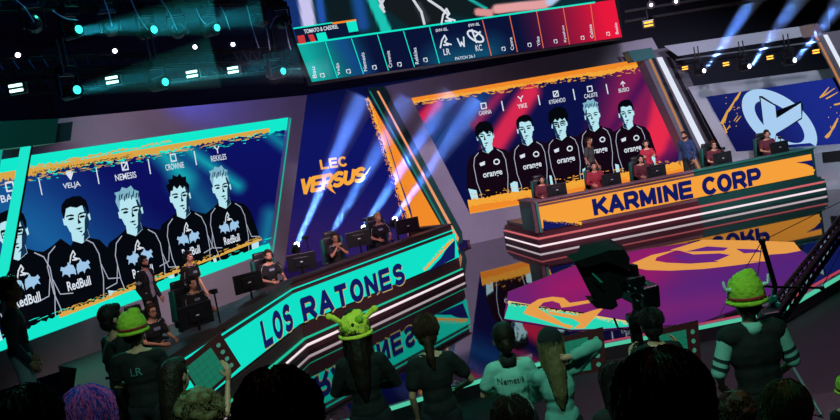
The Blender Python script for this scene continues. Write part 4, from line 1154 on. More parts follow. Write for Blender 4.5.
    if glasses:
        fb = MB().use(BLK)
        for s in (-1, 1):
            fb.tube([TT(s * .031 + .024 * math.cos(a), .099, .006 + .018 * math.sin(a)) for a in [i * .5236 for i in range(13)]], .0028 * k, 5)
            fb.tube([TT(s * .055, .097, .01), TT(s * .08, .0, .01)], .003 * k, 5)
        fb.tube([TT(-.008, .1, .008), TT(.008, .1, .008)], .003 * k, 5)
        ob('glasses', fb, t)
    t['_'] = 0; del t['_']
    return t, TT, M, so, k
def strands(name, parent, TT, M, mat, *_a, emax=1.45, **kw):
    return _strands(name, parent, TT, M, mat, *_a, emax=emax, **kw)
def _strands(name, parent, TT, M, mat, n=500, length=.3, wave=.01, w=.0022, curl=0, seed=1, part_face=True, spread=.02, r=(.088, .104, .1), keep=0.2, emax=1.45):
    """combed hair: each lock follows the skull down from the crown and then hangs"""
    rd = random.Random(seed); mb = MB().use(mat)
    for i in range(n):
        a = rd.random() * 2 * math.pi
        if part_face and abs(((a - math.pi / 2 + math.pi) % (2 * math.pi)) - math.pi) < .75: continue
        e0 = rd.random() ** .7 * emax
        pts = []; L = 0; last = None; e = e0; rr = 1 + rd.random() * .14
        ph = rd.random() * 6; da = (rd.random() - .5) * .5
        hang = length * (.75 + .35 * rd.random())
        seg = 8
        for s in range(seg + 1):
            q = s / seg
            arc = q * (1.57 - (1.5 - e0)) if False else None
            th = (math.pi / 2 - e0) + q * 2.2      # polar angle from the crown
            aa = a + da * q
            if th < 1.75:
                x = r[0] * rr * math.sin(th) * math.cos(aa); y = -.015 + r[1] * rr * math.sin(th) * math.sin(aa); z = .04 + r[2] * rr * math.cos(th)
                base = (x, y, z, th)
            else:
                f = (th - 1.75) / 1.2
                x = r[0] * rr * .98 * math.cos(aa) * (1 - .15 * f); y = -.015 + r[1] * rr * .98 * math.sin(aa) * (1 - .1 * f); z = .04 - r[2] * .18 - f * hang
            wv = wave * (math.sin(ph + q * 9) + (rd.random() - .5))
            cv = curl * math.sin(ph + q * 22); cw = curl * math.cos(ph + q * 22)
            p = TT(x + wv + cv, y + wv * .6 + cw, z)
            pts.append(p)
            if length < .03 and th > 1.9: break
        if len(pts) < 3: continue
        mb.tube(pts, [w * (1 - .7 * j / (len(pts) - 1)) + .0004 for j in range(len(pts))], 3, False)
    return ob(name, mb, parent)
def at_head(px, py, ztop, floor):
    p = on_z(px, py, ztop); return (p.x, p.y, floor), ztop - floor
# --- teal team, seated behind their desk
FL = .62
chair = make_chair('x', 'gaming chairs at the desks'); fc = [1]
def seat_player(px, py, ztop, face, lab, clab, hair, hs, **kw):
    p = on_z(px, py, ztop)
    if px > 500: p = PKS.hit(px, py); ztop = p.z
    yw = yaw_of(Vector((face[0], face[1], 0)))
    k = (ztop - FL) / 1.40
    d = Vector((face[0], face[1], 0)).normalized()
    base = (p.x - d.x * .11, p.y - d.y * .11, FL)
    o = chair if fc[0] else copy_tree(chair); fc[0] = 0
    put(o, (base[0] - d.x * .02, base[1] - d.y * .02, FL), yw, clab)
    person(lab, base, yw, 1.76 * k, kw.pop('pose', None), SIT, hair=hair, hairstyle=hs, voxel=.022, group=None, **kw)
seat_player(150, 304, 1.98, (.8, -.6), 'seated player in glasses and black shirt with headset, behind the green-hatted fan', 'black gaming chair of the player in glasses', H_BROWN, 'short', headset=True, glasses=True, sleeve='short', shirt='08090c', trim=True)
seat_player(191, 277, 2.03, (.75, -.65), 'dark-haired seated player in black shirt looking right, left of the desk bend', 'black gaming chair of the dark-haired player left of the desk bend', H_BLACK, 'curly', headset=True, shirt='08090c', trim=True)
seat_player(267, 250, 2.03, (.55, -.83), 'bearded seated player with brown hair and headset above the word LOS', 'black and teal gaming chair behind the bearded player', H_BROWN, 'quiff', headset=True, beard=True, shirt='08090c', trim=True)
seat_player(334, 233, 1.95, (.35, -.93), 'seated player with glasses resting his chin on folded hands', 'black and teal gaming chair behind the chin-resting player', H_BLACK, 'curly', glasses=True, shirt='08090c', trim=True, skin=SKIN_D,
            pose=dict(el=(-.2, .28, .85), wl=(-.03, .26, 1.05), er=(.2, .28, .85), wr=(.03, .26, 1.05), hdl=(.5, .1, .8), hdr=(-.5, .1, .8)))
seat_player(377, 213, 2.05, (.3, -.95), 'blond seated player with headset in black shirt at the right end of the teal desk', 'black and teal gaming chair behind the blond player', H_BLOND, 'quiff', headset=True, shirt='08090c', trim=True)
# standing behind them
def stand(px, py, ztop, floor, face, lab, **kw):
    loc, H = at_head(px, py, ztop, floor)
    return person(lab, loc, yaw_of(Vector((face[0], face[1], 0))), H, **kw)
stand(141, 256, 2.42, FL, (.95, -.3), 'standing man with headset in dark blazer over a pale grey shirt', shirt='a8a2b4', sleeve='short', jacket='14161e', hair=H_BLACK, hairstyle='short', headset=True, beard=True, voxel=.02)
blz = bpy.data.objects['person.005'] if 'person.005' in bpy.data.objects else None
stand(186, 251, 2.38, FL, (.9, -.45), 'standing young man with headset and black shirt with orange arm patch', shirt='08090c', trim=True, sleeve='short', hair=H_BLACK, hairstyle='short', headset=True, voxel=.02)
FR = .62
PKS = Plane(KA - nK * 1.55, KB - nK * 1.55)
fc[0] = 0
seat_player(541, 176, 1.95, (0.1, -1), 'seated player in maroon half hidden behind the leftmost monitor of the orange desk', 'gaming chair at the left end of the orange desk', H_BLACK, 'short', headset=True, shirt='5a1a28', sleeve='long')
seat_player(593, 162, 1.98, (0, -1), 'seated player in dark red jersey left of the second monitor on the orange desk', 'gaming chair of the dark red jersey player', H_BLACK, 'short', headset=True, shirt='8a1c30', sleeve='long')
seat_player(640, 155, 1.93, (.1, -1), 'seated player in maroon below the standing woman in red', 'gaming chair below the standing woman in red', H_BLACK, 'curly', headset=True, shirt='5a1a28', sleeve='long')
seat_player(713, 141, 1.96, (.2, -1), 'curly-haired seated player in maroon right of the slanted pillar', 'gaming chair right of the slanted pillar', H_BROWN, 'curly', headset=True, glasses=True, shirt='5a1a28')
seat_player(766, 130, 1.98, (.1, -1), 'seated player in maroon in front of the big pale oval logo', 'gaming chair in front of the big pale oval logo', H_BROWN, 'short', headset=True, shirt='5a1a28')
stand(684, 131, 2.45, FR, (-.75, -.65), 'standing bearded man in navy suit beside the slanted pillar', shirt='1c3358', sleeve='long', jacket='1c3560', hair=H_BLACK, hairstyle='short', beard=True, voxel=.02, skin=SKIN_D)
stand(645, 140, 2.34, FR, (-.1, -1), 'standing woman in red jacket with headset behind the orange desk', shirt='a01c34', sleeve='long', hair=H_BLACK, hairstyle='short', headset=True, voxel=.02, female=True,
      pose=dict(el=(-.27, .12, 1.15), wl=(-.2, .3, 1.2), er=(.27, .12, 1.15), wr=(.2, .3, 1.2)))
rs = ob('riser', MB().use(pb('riser_black', '15151a', .6)).bbox((0, 0, .15), (1.0, .7, .3), .02), None, label='low black riser under the grey-shirted operator by the orange desk', cat='riser')
p = on_z(587, 137, 2.66); p = Vector((p.x, min(p.y, 28.2), 0)); pp = on_y(587, 137, 28.2)
rs.location = (pp.x, pp.y, FR)
_, _, _, so, _ = person('standing operator in dark grey shirt with a bag, left of the woman in red', (pp.x, pp.y, FR + .3), yaw_of(Vector((.8, -.6, 0))), min(1.95, pp.z - FR - .3), shirt='3c3a3c', sleeve='short', hair=H_DKB, hairstyle='short', voxel=.02, skin=SKIN_D)
# ---------------------------------------------------------------- tiers and fans
TIER = pb('tier_black', '0c0b10', .7)
def tierb(x0, x1, y0, y1, z): ob('trim_tier', MB().use(TIER).box(((x0 + x1) / 2, (y0 + y1) / 2, (z - .25) / 2), (x1 - x0, y1 - y0, z + .25)), kind='structure')
tierb(-12, 12, -2.5, 2.75, 1.75)
tierb(-12, 12, 2.75, 5.4, 1.25)
tierb(-2.0, 9, 5.4, 9.4, .45)
tierb(-4.1, -2.0, 5.4, 10.4, 1.0)
tierb(-9, -4.1, 5.4, 10.8, 1.45)
HATG = pb('hat_green', 'a4c430', .9, 0, .25, 30, .8); HATY = pb('hat_lime', 'fff24a', .9, 0, .2, 30, .8)
def fan(px, py, y, floor, lab, yaw=0, **kw):
    """a fan whose head top stands at photo point px, py at distance y"""
    p = on_y(px, py, y)
    kw.setdefault('hs_', 1.2)
    return person(lab, (p.x, p.y, floor), yaw, (p.z - floor) * .99, face=kw.pop('face', False), **kw)
def hat(t, TT, M, k, mat, style):
    mb = MB(); zr = .15 if style == 'horns' else .125; mb.ball(TT(0, -.018, .055), (.128 * k, .14 * k, zr * 1.04 * k), M, 18, 14); mb.ball(TT(.03, -.02, .05 + zr * .75), (.06 * k, .06 * k, .045 * k), M, 12, 8)
    o = remeshed('hat', mb, .014, t, 2, mat)
    bm = bmesh.new(); bm.from_mesh(o.data); bmesh.ops.delete(bm, geom=[v for v in bm.verts if (M.transposed() @ (v.co - TT(0, 0, 0))).z < .005 * k], context='VERTS'); bm.to_mesh(o.data); bm.free()
    sd = o.modifiers.new('s', 'SOLIDIFY'); sd.thickness = -.006
    for v in o.data.vertices: v.co += v.normal * noise.noise(v.co * 25) * .008
    fb = MB().use(mat)
    fb.tube([TT(.112 * math.cos(a), -.018 + .124 * math.sin(a), .005) for a in [i * math.pi / 14 for i in range(29)]], .018 * k, 8, False)
    ob('hat_brim', fb, t, smooth=True)
    if style in ('horns', 'band'):
        fb = MB().use(pb('hat_red', 'a01c24', .8)); fb.tube([TT(.106 * math.cos(a), -.018 + .117 * math.sin(a), .035) for a in [i * math.pi / 14 for i in range(29)]], .012 * k, 8, False); ob('hat_band', fb, t, smooth=True)
        for s in (-1, 1) if style == 'horns' else ():
            fb = MB().use(pb('horn_white', 'c8dcd8', .5)); fb.limb([(TT(s * .095, -.04, .09), .018 * k), (TT(s * .135, -.05, .10), .015 * k), (TT(s * .14, -.05, .15), .008 * k)], 8); ob('horn', fb, t, smooth=True)
    if style == 'ears':
        for s in (-1, 1):
            fb = MB().use(mat); fb.limb([(TT(s * .08, -.02, .10), .02 * k), (TT(s * .14, -.02, .15), .026 * k)], 8); fb.ball(TT(s * .165, -.02, .16), .032 * k); ob('hat_ear', fb, t, smooth=True)
        fb = MB().use(pb('hat_dark_knot', '1c2412', .8)); fb.limb([(TT(-.04, -.02, .16), .02), (TT(0, -.02, .18), .026), (TT(.05, -.02, .165), .018)], 8); fb.ball(TT(-.0, -.12, .09), (.02, .02, .025)); ob('hat_knot', fb, t, smooth=True)
        fb = MB().use(HATG); fb.ball(TT(.05, -.10, .12), .038 * k); fb.ball(TT(-.05, -.115, .07), .028 * k); ob('hat_tuft', fb, t, smooth=True)
ARMS_UP = dict(el=(-.26, .22, 1.2), wl=(-.2, .38, 1.35), er=(.26, .22, 1.2), wr=(.2, .38, 1.35))
FOLD = dict(el=(-.27, .06, 1.16), wl=(-.08, .25, 1.12), er=(.27, .06, 1.16), wr=(.08, .25, 1.12))
fan(4, 279, 9.4, 1.45, 'man in glasses and patched dark jacket cut by the left edge', yaw=-1.2, face=True, shirt='1c2838', sleeve='long', pants='8fa4b4', hair=H_BLACK, hairstyle='short', glasses=True, voxel=.016, skin=SKIN_D)
fan(107, 307, 8.9, 1.0, 'dark-haired man in black T-shirt looking right beside the green-hatted fan', yaw=-.9, face=True, shirt='050507', hair=H_BLACK, hairstyle='short', voxel=.016, beard=True)
t, TT, M, so, k = fan(130, 318, 8.1, 1.0, 'fan from behind in green fleece hat with red band and black T-shirt at left', shirt='050507', hair=H_DKB, hairstyle='short', voxel=.015, pose=FOLD)
hat(t, TT, M, k, HATG, 'band')
def back_print(so, t, s, cx, zc, w, h, mat, name='back_lettering'):
    """letters laid onto the cloth of the back"""
    bvh = BVHTree.FromObject(so, bpy.context.evaluated_depsgraph_get())
    v, f = text2d(s, .005); pts = []
    for x, y in v:
        q = Vector((cx + (x - .5) * w, -1.2, zc + (y - .5) * h)); hit = bvh.ray_cast(q, Vector((0, 1, 0)))[0]
        pts.append(Vector((q.x, (hit.y if hit else -.13) - .008, q.z)))
    m_ = MB().use(mat); m_.add(pts, f); return ob(name, m_, t)
bpy.context.view_layer.update()
back_print(so, t, 'LR', 0, 1.30 * k, .11, .07, pb('faded_print', '4a7a78', .8))
t, TT, M, so, k = fan(353, 320, 8.2, .45, 'fan with long dark curly hair and lime novelty hat with round ears', shirt='050507', sleeve='long', hair=H_DKB, hairstyle='long', voxel=.015, female=True, pose=FOLD)
hat(t, TT, M, k, HATY, 'ears'); strands('hair_locks', t, TT, M, H_DKB, 420, .36, .012, .004, .012, 3)
t, TT, M, so, k = fan(424, 319, 8.0, .45, 'fan with brown ponytail and black T-shirt seen from behind', shirt='050507', sleeve='short', hair=H_BROWN, hairstyle='tail', voxel=.015, female=True, pose=dict(er=(.32, .06, 1.16), wr=(.22, .28, 1.05)))
strands('hair_locks', t, TT, M, H_BROWN, 260, .03, .004, .003, 0, 4)
t, TT, M, so, k = fan(502, 326, 7.7, .45, 'fan with dark hair bun in mint T-shirt lettered in black across the back', shirt='86c4b8', sleeve='short', hair=H_DKB, hairstyle='bun', voxel=.014, female=True, pose=FOLD)
bpy.context.view_layer.update()
back_print(so, t, 'Nemesis', -.012, 1.31 * k, .23, .055, pb('black_print', '0a1416', .8))
ob('collar', MB().use(pb('collar_black', '0c1014', .8)).tube([TT(0, -.035, -.19), TT(0, -.03, -.11)], [.085, .074], 14), t, smooth=True)
t, TT, M, so, k = fan(549, 334, 7.5, .45, 'fan in dark beanie and long blond hair, hand on the back of the head', shirt='68a89c', sleeve='loose', hair=H_SAND, hairstyle='long', voxel=.014, female=True, curl=.35,
   pose=dict(sr=(.19, 0, 1.43), er=(.42, .02, 1.60), wr=(.16, -.13, 1.57), hdr=(-1, -.1, .02), hnr=(.1, 1, 0), el=(-.2, .22, 1.15), wl=(.06, .38, 1.25)))
mb = MB(); mb.ball(TT(0, -.018, .055), (.122 * k, .138 * k, .135 * k), M, 18, 14); mb.ball(TT(0, -.055, -.02), (.11 * k, .095 * k, .11 * k), M, 14, 10); remeshed('beanie', mb, .012, t, 2, pb('beanie_black', '0d0e14', .9, 0, .3, 60, .6))
strands('hair_locks', t, TT, M, H_SAND, 500, .42, .008, .0035, 0, 5, emax=.35)
t, TT, M, so, k = fan(650, 312, 7.6, .45, 'short-haired fan in dark shirt holding a red-framed bingo card', shirt='050507', sleeve='short', hair=H_BLACK, hairstyle='short', voxel=.015, pose=dict(el=(-.27, .12, 1.15), wl=(-.15, .4, 1.3), er=(.3, .14, 1.15), wr=(.30, .38, 1.3)))
strands('hair_locks', t, TT, M, H_BLACK, 260, .012, .006, .003, 0, 6)
t, TT, M, so, k = fan(745, 284, 7.0, .45, 'fan in black vest, striped sleeves and green hat with red band and white horns', shirt='050507', sleeve='none', hair=H_DKB, hairstyle='short', voxel=.015, pose=dict(el=(-.28, .02, 1.14), wl=(-.22, .2, .98), er=(.28, .02, 1.14), wr=(.22, .2, .98)))
hat(t, TT, M, k, HATG, 'horns')
STR = pb('sleeve_mint', '86beb2', .85, 0, .15, 9, .4); STB = pb('sleeve_stripe', '14202a', .85)
for s in (-1, 1):
    S_, E_, W_ = Vector((s * .19, 0, 1.40)), Vector((s * .28, .02, 1.14)), Vector((s * .22, .2, .98))
    mb = MB().limb([(S_, .07), (S_.lerp(E_, .5), .064), (E_, .06)], 14)
    for v in mb.v: v *= k
    sl = remeshed('sleeve', mb, .014, t, 2, STR)
    for f0 in (.62, .85):
        c = S_.lerp(E_, f0); d = (E_ - S_).normalized()
        mb = MB().use(STB).tube([(c - d * .012) * k, (c + d * .012) * k], .066 * k, 16); ob('stripe', mb, sl)
ob('collar', MB().use(STR).tube([TT(0, -.03, -.2), TT(0, -.03, -.13)], [.09, .07], 14), t, smooth=True)

# near rows: heads and shoulders rising over the lower frame
def near(px, py, y, floor, lab, mat, style, n, L, wave=.006, curl=0, yaw=0, shirt='050507', w=.0022, **kw):
    t, TT, M, so, k = fan(px, py, y, floor, lab, yaw=yaw, hair=mat, hairstyle=style, shirt=shirt, sleeve='short', voxel=.02, **kw)
    if n: strands('hair_locks', t, TT, M, mat, n, L, wave, w, curl, int(px))
    return t, TT, M, so, k
near(272, 386, 2.25, 1.75, 'big dark head of the nearest fan left of centre', H_BLACK, 'short', 1400, .05, .006, .004)
near(660, 368, 2.0, 1.75, 'big auburn-haired head of the nearest fan right of centre', H_RED, 'long', 1800, .22, .008, 0)
t, TT, M, so, k = near(84, 396, 4.2, 1.25, 'fan with pink, purple and blue dyed hair at lower left', H_PINK, 'long', 700, .2, .008, 0, female=True)
strands('blue_locks', t, TT, M, hairmat('blue', '2a4ac8'), 120, .2, .008, .0026, 0, 77, r=(.091, .107, .103))
near(22, 398, 3.6, 1.25, 'dark-haired head in the lower left corner', H_BLACK, 'short', 500, .06, .006, .006)
near(196, 398, 4.3, 1.25, 'fan with sandy hair next to the pink-haired one', H_SAND, 'curly', 500, .06, .01, .01)
near(171, 362, 6.6, 1.0, 'dark-haired woman behind the left bingo card with raised hand', H_DKB, 'long', 0, 0, yaw=-.5, face=True, female=True, pose=dict(er=(.3, .2, 1.25), wr=(.22, .38, 1.5), hdr=(0, .2, 1)))
near(510, 404, 4.0, 1.25, 'small dark head in front of the mint T-shirt', H_DKB, 'bun', 300, .02)
near(613, 368, 6.2, .45, 'dark-haired fan between the beanie and the auburn head', H_BLACK, 'long', 300, .2, female=True)
near(735, 398, 4.2, 1.25, 'curly-haired fan below the black vest', H_BROWN, 'curly', 500, .05, .012, .014)
near(785, 390, 3.6, 1.25, 'fan with light brown hair at lower right', H_SAND, 'short', 900, .06, .008, .004)
near(716, 404, 4.8, 1.25, 'dark round head left of the curly-haired fan', H_BROWN, 'short', 300, .03)
t, TT, M, so, k = near(848, 380, 5.0, 1.25, 'green-hatted fan cut by the right edge', H_BLACK, 'short', 0, 0); hat(t, TT, M, k, HATG, 'band')

# bingo cards
def card(lab, pts, y, z_=None):
    c = [on_y(*p, y) for p in pts]; n = (c[1] - c[0]).cross(c[3] - c[0]).normalized()
    if n.y > 0: n = -n
    ctr = sum(c, Vector()) / 4
    t = thing('bingo_card', lab, 'card', ctr, 'bingo cards held up by fans')
    mb = MB().use(pb('card_red', '5a1620', .6, 0, .2, 20)); mb.prism(c, n * -.006); ob('board', mb, t, world=True)
    f = lambda u, v: (c[0] * (1 - u) + c[1] * u) * (1 - v) + (c[3] * (1 - u) + c[2] * u) * v + n * .003
    mb = MB().use(pb('card_sheet', '3fae9c', .6, 0, .1, 30)); mb.poly([f(.05, .14), f(.70, .14), f(.70, .92), f(.05, .92)]); ob('sheet', mb, t, world=True)
    mb = MB().use(pb('card_line', '36958a', .6))
    for i in range(1, 5):
        mb.poly([f(.05 + .13 * i, .14) + n * .001, f(.06 + .13 * i, .14) + n * .001, f(.06 + .13 * i, .92) + n * .001, f(.05 + .13 * i, .92) + n * .001])
        mb.poly([f(.05, .14 + .156 * i) + n * .001, f(.70, .14 + .156 * i) + n * .001, f(.70, .152 + .156 * i) + n * .001, f(.05, .152 + .156 * i) + n * .001])
    ob('grid', mb, t, world=True)
    mb = MB().use(pb('card_badge', '8ac8c0', .6))
    for i in range(4):
        q = [f(.85 + .05 * math.cos(a), .22 + .2 * i + .055 * math.sin(a)) + n * .001 for a in [j * .785 for j in range(8)]]; mb.poly(q)
    ob('badges', mb, t, world=True)
card('bingo card held at left in front of the teal lettered desk', [(180, 365), (220, 333), (241, 366), (203, 400)], 7.1)
card('bingo card behind the beanie and long blond hair', [(549, 340), (603, 327), (607, 371), (556, 378)], 7.98)
card('bingo card right of the short-haired fan in dark shirt', [(655, 330), (698, 320), (702, 367), (662, 372)], 8.05)
# ---------------------------------------------------------------- camera crane and studio camera
t = thing('studio_camera', 'black studio camera with a hooded teleprompter in front of the purple floor', 'camera', on_y(632, 350, 9.8))
y0 = 9.9
def slab_y(mb, pts, y, th): mb.prism([on_y(*p, y) for p in pts], (0, th, 0))
HOOD = pb('hood_black', '030304', .8, 0, .2, 10, 0, .2)
mb = MB().use(HOOD)
f_ = [on_y(*p, 9.7) for p in [(574, 262), (606, 255), (620, 262), (628, 276), (622, 298), (612, 302), (594, 301)]]
b_ = [p + Vector((.22, .75, .05)) for p in f_]
n = len(f_)
mb.add(f_ + b_, [list(range(n))] + [list(range(2 * n - 1, n - 1, -1))] + [[i, i + n, (i + 1) % n + n, (i + 1) % n] for i in range(n)])
ob('teleprompter_hood', mb, t, world=True)
mb = MB().use(HOOD); slab_y(mb, [(574, 262), (610, 250), (624, 250), (628, 256), (630, 270), (606, 262), (583, 268)], 9.55, .5); ob('hood_flap', mb, t, world=True)
mb = MB().use(pb('glass_teal', '2a8a7c', .2)); slab_y(mb, [(591, 273), (593, 273), (603, 282), (601, 283)], 9.54, .01); ob('marker', mb, t, world=True)
mb = MB().use(BLACKM); slab_y(mb, [(590, 301), (616, 299), (618, 306), (612, 310), (596, 308)], 9.6, .3); ob('prompter_base', mb, t, world=True)
mb = MB().use(BLACKM)
c0 = on_y(640, 292, 9.8); mb.bbox(c0, (.2, .5, .26), .03, rx=.15, rz=.3); c1 = on_y(630, 283, 9.75); mb.bbox(c1, (.24, .3, .16), .03, rz=.3)
ob('camera_body', mb, t, world=True)
mb = MB().use(BLACKM); mb.tube([on_y(626, 277, 9.7), on_y(617, 279, 9.9)], [.09, .11], 14); ob('lens', mb, t, world=True)
mb = MB().use(BLACKM); c2 = on_y(634, 270, 9.75); mb.bbox(c2, (.05, .14, .13), .012, rz=.2); mb.tube([on_y(628, 276, 9.75), on_y(634, 275, 9.75)], .012, 6); ob('viewfinder', mb, t, world=True)
mb = MB().use(BLK); mb.tube([on_y(635, 296, 9.7), on_y(638, 310, 9.75), on_y(634, 318, 9.7)], [.05, .06, .05], 10); mb.bbox(on_y(633, 318, 9.75), (.14, .16, .1), .02); ob('pan_head', mb, t, world=True)
mb = MB().use(BLACKM)
pf_ = on_y(634, 320, 9.9)
mb.tube([pf_, Vector((pf_.x, pf_.y, .25))], .07, 12)
for k in range(3):
    a = k * 2.094 + .4; mb.tube([Vector((pf_.x, pf_.y, .3)), Vector((pf_.x + .45 * math.cos(a), pf_.y + .45 * math.sin(a), -.22))], .03, 8)
ob('pedestal', mb, t, world=True)
mb = MB().use(BLACKM); mb.tube([on_y(614, 318, 9.6), on_y(618, 328, 9.6), on_y(628, 330, 9.6), on_y(634, 322, 9.7)], .012, 6); mb.tube([on_y(650, 298, 9.7), on_y(658, 294, 9.7), on_y(660, 304, 9.7)], .006, 5); ob('cable', mb, t, world=True)
for px, py in [(630, 286), (636, 289), (643, 296), (647, 284), (638, 301), (629, 292)]:
    p = on_y(px, py, 9.47); ob('knob', MB().use(pb('knob_grey', '5a7a7a', .4)).tube([p, p + Vector((0, .06, 0))], .008, 8), t, world=True)
c = thing('camera_crane', 'black lattice camera crane rising to the right edge beside the green horned hat', 'crane', on_y(768, 395, 9.6))
base = on_y(770, 322, 9.6)
tip = on_y(872, 186, 13.5)
d = (tip - base).normalized(); up_ = Vector((0, 0, 1)); sd = d.cross(up_).normalized(); u2 = sd.cross(d)
tail = base - d * .7
mb = MB().use(BLACKM)
for a, b in ((-1, -1), (-1, 1), (1, -1), (1, 1)): mb.tube([tail + sd * a * .07 + u2 * b * .08, tip + sd * a * .05 + u2 * b * .06], .03, 6)
mb.tube([tail, tip], [.075, .05], 4)
ob('boom', mb, c, world=True)
mb = MB().use(pb('crane_grey', '1a2224', .4, .5)); N = 30; L = (tip - tail)
for i in range(N):
    p, q = tail + L * (i / N), tail + L * ((i + 1) / N)
    for a in (-1, 1):
        mb.tube([p + sd * a * .065 + u2 * -.075, q + sd * a * .065 + u2 * .075], .012, 5)
    mb.tube([p + sd * -.065 + u2 * .075, q + sd * .065 + u2 * .075], .008, 5)
ob('lattice', mb, c, world=True)
m0, m1 = on_y(775, 286, 10.0), on_y(762, 241, 9.9)
ob('mast', MB().use(BLACKM).tube([base, m0, m1], [.035, .03, .028], 8), c, world=True)
ob('mast_cap', MB().use(BLACKM).ball(m1, .04), c, world=True)
ql, qr = on_y(736, 284, 9.4), on_y(822, 288, 10.2)
ob('cross_bar', MB().use(BLACKM).tube([ql, on_y(775, 287, 9.9), qr], .014, 6), c, world=True)
for p in (ql, qr): ob('bar_end', MB().use(BLACKM).ball(p, .03), c, world=True)
for a, b in ((m1, ql), (m1, tail), (qr, tip), (m1, tip)): ob('stay_cable', MB().use(BLACKM).tube([a, b], .005, 5), c, world=True)
ob('stay_cable', MB().use(BLACKM).tube([ql, on_y(718, 318, 9.3)], .005, 5), c, world=True)
ob('pivot', MB().use(BLACKM).bbox(base, (.2, .24, .26), .03), c, world=True)
for px, py, y_ in [(812, 396, 8.9), (752, 400, 9.5), (786, 398, 10.5)]:
    f = on_y(px, py, y_); f2 = Vector((base.x + (f.x - base.x) * 1.2, base.y + (f.y - base.y) * 1.2, -.2 if y_ > 9.4 else .47))
    ob('leg', MB().use(pb('leg_steel', '6f8f8c', .35, .6)).tube([base - Vector((0, 0, .1)), f2], [.022, .018], 8), c, world=True)
for px, py in [(774, 268 + 30), (778, 305), (770, 300)]: ob('clamp', MB().use(pb('clamp_teal', '2c8c84', .4, .3)).bbox(on_y(px, py, 9.75), (.05, .08, .06), .012), c, world=True)

# ---------------------------------------------------------------- lighting rig
RP = Plane(P2(0, 40, 13.0), P2(300, 40, 18.0))
LENS = em('lens_teal', '38f0dc', 2.2); PUCK = em('puck_white', 'f4e8ff', 6); BLN = em('blinder_teal', 'b8fff4', 3); BLO = em('blinder_orange', 'ffb040', 2.2)
def mover(label, hotlens):
    """moving head lamp hung from above; lens along +x"""
    t = thing('moving_head_lamp', label, 'stage lamp', (0, 0, 0), 'moving head lamps on the ceiling rig')
    mb = MB().use(BLACKM).bbox((0, 0, .28), (.26, .24, .12), .02); mb.tube([(-.08, 0, .34), (-.08, 0, .75)], .02, 6); mb.tube([(.08, 0, .34), (.08, 0, .75)], .02, 6); ob('base_box', mb, t)
    mb = MB().use(BLACKM)
    for s in (-1, 1): mb.bbox((0, s * .15, .08), (.09, .03, .34), .012)
    mb.bbox((0, 0, .22), (.1, .32, .04), .012); ob('yoke', mb, t)
    mb = MB().use(BLACKM).tube([(-.2, 0, -.03), (-.14, 0, -.03), (.12, 0, -.03), (.2, 0, -.03)], [.07, .11, .12, .105], 14); h = ob('lamp_head', mb, t, smooth=False)
    mb = MB().use(hotlens).ball((.2, 0, -.03), (.035, .062, .062)); ob('lens', mb, h)
    return t
def puck(label, g):
    t = thing('spot_lamp', label, 'stage lamp', (0, 0, 0), g)
    ob('housing', MB().use(BLACKM).tube([(0, .12, 0), (0, 0, 0)], [.06, .09], 12).tube([(0, .06, .05), (0, .06, .2)], .012, 5), t)
    ob('lens', MB().use(PUCK).tube([(0, 0, 0), (0, -.012, 0)], .036, 12), t); return t
def blinder(label, g, mat):
    t = thing('blinder_lamp', label, 'stage lamp', (0, 0, 0), g)
    ob('housing', MB().use(BLACKM).bbox((0, .06, 0), (.26, .12, .17), .015).tube([(0, .06, .1), (0, .06, .3)], .015, 5), t)
    for s in (-1, 1):
        ob('lamp_bar', MB().use(mat).bbox((0, -.006, s * .036), (.19, .02, .04), .008), t)
    return t
def beam(px, py, qx, qy, y0, y1, color, power, r0, r1, lab, dens=.10, ang=None, off=0):
    a, b = on_y(px, py, y0), on_y(qx, qy, y1); d = b - a; L = d.length; dn = d / L
    n = bpy.data.materials.get('haze_' + lab[:4]) 
    if n is None:
        n = bpy.data.materials.new('haze_' + lab[:4]); n.use_nodes = True; nt = n.node_tree; nt.nodes.remove(nt.nodes['Principled BSDF'])
        vsn = nt.nodes.new('ShaderNodeVolumeScatter'); vsn.inputs['Density'].default_value = dens; vsn.inputs['Color'].default_value = (1, 1, 1, 1); vsn.inputs['Anisotropy'].default_value = 0
        nt.links.new(vsn.outputs[0], nt.nodes['Material Output'].inputs['Volume'])
        try: n.cycles.homogeneous_volume = True
        except Exception: pass
    mb = MB().use(n).tube([a + dn * .03, b], [r0 * 1.1, r1 * 1.15], 20)
    o = ob('beam_haze', mb, None, label=lab, cat='haze', kind='stuff')
    ld = bpy.data.lights.new('beam', 'AREA'); ld.color = lin(color)[:3]; ld.energy = power / 120; ld.shape = 'DISK'; ld.size = 2 * r0
    ld.spread = 2 * math.atan((r1 - r0) / L)
    lo = bpy.data.objects.new('beam_lamp', ld); COL.objects.link(lo)
    lo.location = a + dn * .05; lo.rotation_euler = d.to_track_quat('-Z', 'Y').to_euler()
    return a, dn
mv = mover('x', LENS); fm2 = [1]
def hang(px, py, y, lab, aim=0.0, rx=0):
    p = on_y(px, py, y); o = mv if fm2[0] else copy_tree(mv); fm2[0] = 0
    put(o, (p.x, p.y, p.z + .03), aim, lab)
def yR(px): return RP.hit(px, 50).y
row1 = [(34, 24), (72, 32), (110, 28), (147, 32), (178, 31), (210, 30), (258, 20), (283, 22)]
names = ['first', 'second', 'third', 'fourth', 'fifth', 'sixth', 'seventh', 'eighth']
for i, (x, y) in enumerate(row1):
    hang(x, y, yR(x), '%s hanging moving head lamp from the left in the upper row' % names[i], [1.9, -.7, 1.9, -.7, 1.9, -.7, 1.2, 1.9][i])
for i, (x, y) in enumerate([(70, 92), (158, 84), (276, 73)]):
    hang(x, y, yR(x) - .5, '%s moving head lamp from the left in the lower row, teal lens lit' % ['first', 'second', 'last'][i], -.7)
tr = thing('lighting_truss', 'dark lighting truss running along the ceiling at upper left', 'truss', RP.hit(100, 58))
